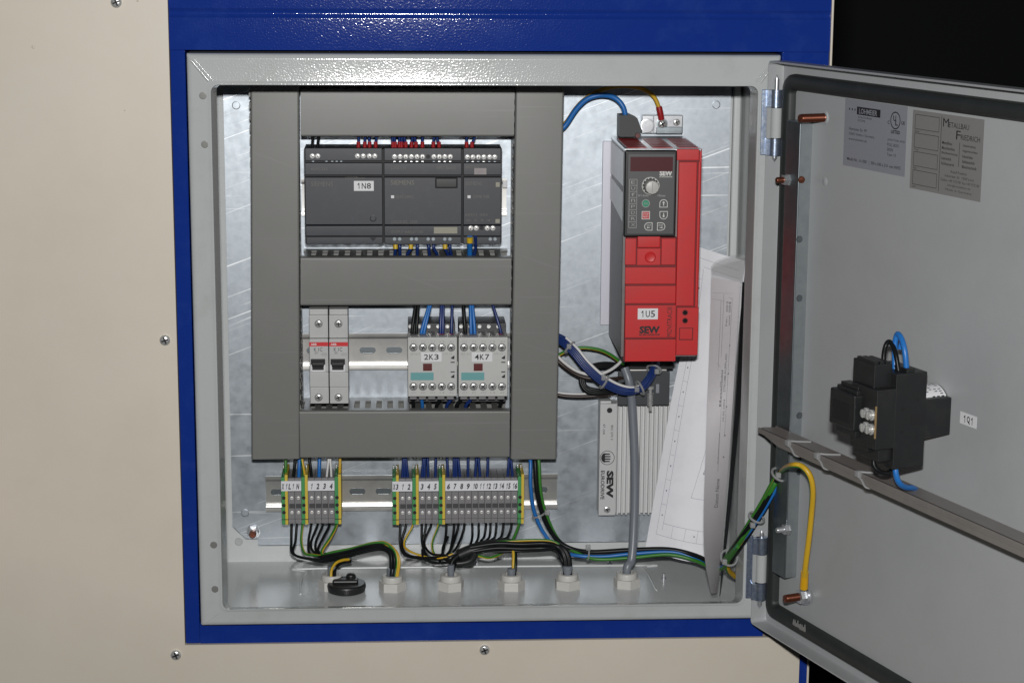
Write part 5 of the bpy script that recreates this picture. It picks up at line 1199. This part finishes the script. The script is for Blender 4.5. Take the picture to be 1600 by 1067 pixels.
dbox(b, 1366, 569, 1394, 612, SF-5, SF-34, 'black_plastic', .8); dC, _, zC0, zC1 = dbox(b, 1369, 609, 1399, 702, SF+4, SF-30, 'black_plastic', .8)
for k in range(3): dbox(b, 1367+k*9, 565, 1373+k*9, 570, SF-6, SF-30, 'black_plastic', .4)
dbox(b, 1372, 700, 1399, 721, SF-1, SF-34, 'black_plastic', .8)
dbox(b, 1351, 604, 1370, 640, SF-16, SF-34, 'black_plastic', .6); dbox(b, 1356, 684, 1372, 706, SF-10, SF-34, 'black_plastic', .6)
b.done('terminal_housing', sw)
b = MB(dw); dR, _, zD0, zD1 = dbox(b, 1334, 618, 1352, 674, SF-16, SF-50, 'black_plastic', 1.5); dbox(b, 1338, 610, 1368, 683, SF-18, SF-46, 'black_plastic', .8); dbox(b, 1341, 604, 1356, 612, SF-20, SF-44, 'black_plastic', .6)
b.done('rear_block', sw)
b = MB(dw); b.box(SF-45, SF-22, dR-.2, dR+1, zD0+5, zD1-8, 'plc_gap', .1); b.done('cable_slot', sw)
b = MB(dw); sM, zM = dat(1367, 658, dC); b.box(SF+3.2, SF+4.15, dC-1.0, dC+.5, zC0+9, zC1-12, 'brass', .2); b.done('contact_bar', sw)
for v in (647, 669.5):
    sM, z_ = dat(1360, v, dC); b = MB(dw)
    for sx in (SF-1, SF-8):
        b.lathe((sx, dC, z_), (0, -1, 0), [(0, 4.2), (1.4, 4.2), (1.5, 3.3), (4.5, 3.3), (5.2, 2.2), (5.25, .01)], 'screw_steel', 14)
    b.done('terminal_screw', sw)
b = MB(dw)
for u, v in ((1434, 624), (1411, 639), (1409, 675), (1432, 683)):
    d_, z_ = das(u, v, SF+2); b.lathe((SF+2, d_, z_), (1, 0, 0), [(-.2, 1.7), (.06, 1.7)], 'plc_gap', 12)
d_, z_ = das(1433, 655, SF+2); b.box(SF+1.9, SF+2.06, d_-6, d_+6, z_-4, z_+4, 'plc_gap'); b.done('housing_holes', sw)
Ds = lambda u, v, s: dw((s, das(u, v, s)[0], das(u, v, s)[1]))
wire([Ds(1381, 575, SF-22), Ds(1381, 555, SF-24), Ds(1384, 540, SF-24), Ds(1389, 534, SF-24), Ds(1395, 540, SF-20), Ds(1400, 555, SF-14), Ds(1404, 580, SF-10)], 1.9, 'wire_black', 'black wire looped over the top of the door switch', raw=True)
wire([Ds(1398, 580, SF-16), Ds(1398, 545, SF-20), Ds(1400, 528, SF-20), Ds(1403, 522, SF-18), Ds(1409, 530, SF-12), Ds(1414, 550, SF-6), Ds(1417, 583, SF-4)], 2.2, 'wire_blue', 'bright blue wire looped over the top of the door switch', raw=True)
wire([Ds(1406, 545, SF-22), Ds(1409, 534, SF-20), Ds(1412, 545, SF-12), Ds(1414, 560, SF-8), Ds(1415, 585, SF-6)], 1.7, 'wire_blue', 'second bright blue wire behind the loop over the switch', raw=True)
wire([Ds(1365, 715, SF-14), Ds(1366, 728, SF-12), Ds(1375, 737, SF-10), Ds(1387, 739, SF-14), Ds(1396, 730, SF-18)], 2.0, 'wire_black', 'black wire looped below the door switch', raw=True)
wire([Ds(1399, 722, SF-4), Ds(1400, 740, SF-2), Ds(1405, 754, SF-2), Ds(1415, 761, SF-6), Ds(1426, 762, SF-12), Ds(1436, 768, SF-24)], 2.3, 'wire_blue', 'bright blue wire below the door switch entering the plastic channel', raw=True)

# cable channel across the door
hC = hA - 1.0
sL, zL = dat(1190, 672, hC-15)
ch = thing('cable_channel', 'brownish grey plastic cable channel running level across the door', 'cable channel', dw((sL, hC, zL)))
zc0 = dat(1300, 726, hC-18)[1]
b = MB(dw)
zt2 = zc0+4; zb3 = zc0-5
b.ext([(sL+3, hC-18, zt2), (sL, hC-14, zt2), (sL+6, hC-.3, zt2), (470, hC-.3, zt2), (470, hC-18, zt2)], (0, 0, -1.6), 'pvc_rail')
b.ext([(sL, hC-18.6, zt2), (sL, hC-18.6, zt2-2.5), (sL+34, hC-18.6, zb3), (470, hC-18.6, zb3), (470, hC-18.6, zt2)], (0, 1.6, 0), 'pvc_rail')
b.box(sL, 470, hC-1.7, hC-.2, zb3, zt2-.2, 'pvc_rail', .3)
b.box(sL+.5, 470, hC-19.1, hC-18.5, zc0-.2, zc0+1.2, 'pvc_rail', .2); b.done('channel_profile', ch)
for i, (u, v) in enumerate(((1234, 686), (1279, 714), (1343, 744))):
    s_, z_ = dat(u, v, hC-19)
    b = MB(dw); z_ = zt2
    h = Vector((s_, hC-20.5, zt2-1))
    b.box(h.x-3, h.x+3, h.y-1.8, h.y+2, h.z-2.6, h.z+2.6, 'tie', .9)
    b.tube([h+Vector((0, 0, 2)), Vector((s_+4, hC-14, zt2+.6)), Vector((s_+9, hC-4, zt2+.5))], 1.0, 'tie', 6)
    b.tube([h+Vector((0, 0, -2)), Vector((s_+4, hC-19.5, zc0-1)), Vector((s_+9, hC-18.8, zb3-.4)), Vector((s_+13, hC-12, zb3-1)), Vector((s_+15, hC-2, zb3-.6))], .9, 'tie', 6)
    b.done('cable_tie', None, ('pale tie round the plastic channel nearest the hinges', 'pale tie round the plastic channel, middle of three', 'pale tie round the plastic channel below the switch')[i], 'cable tie', 'pale plastic cable ties')
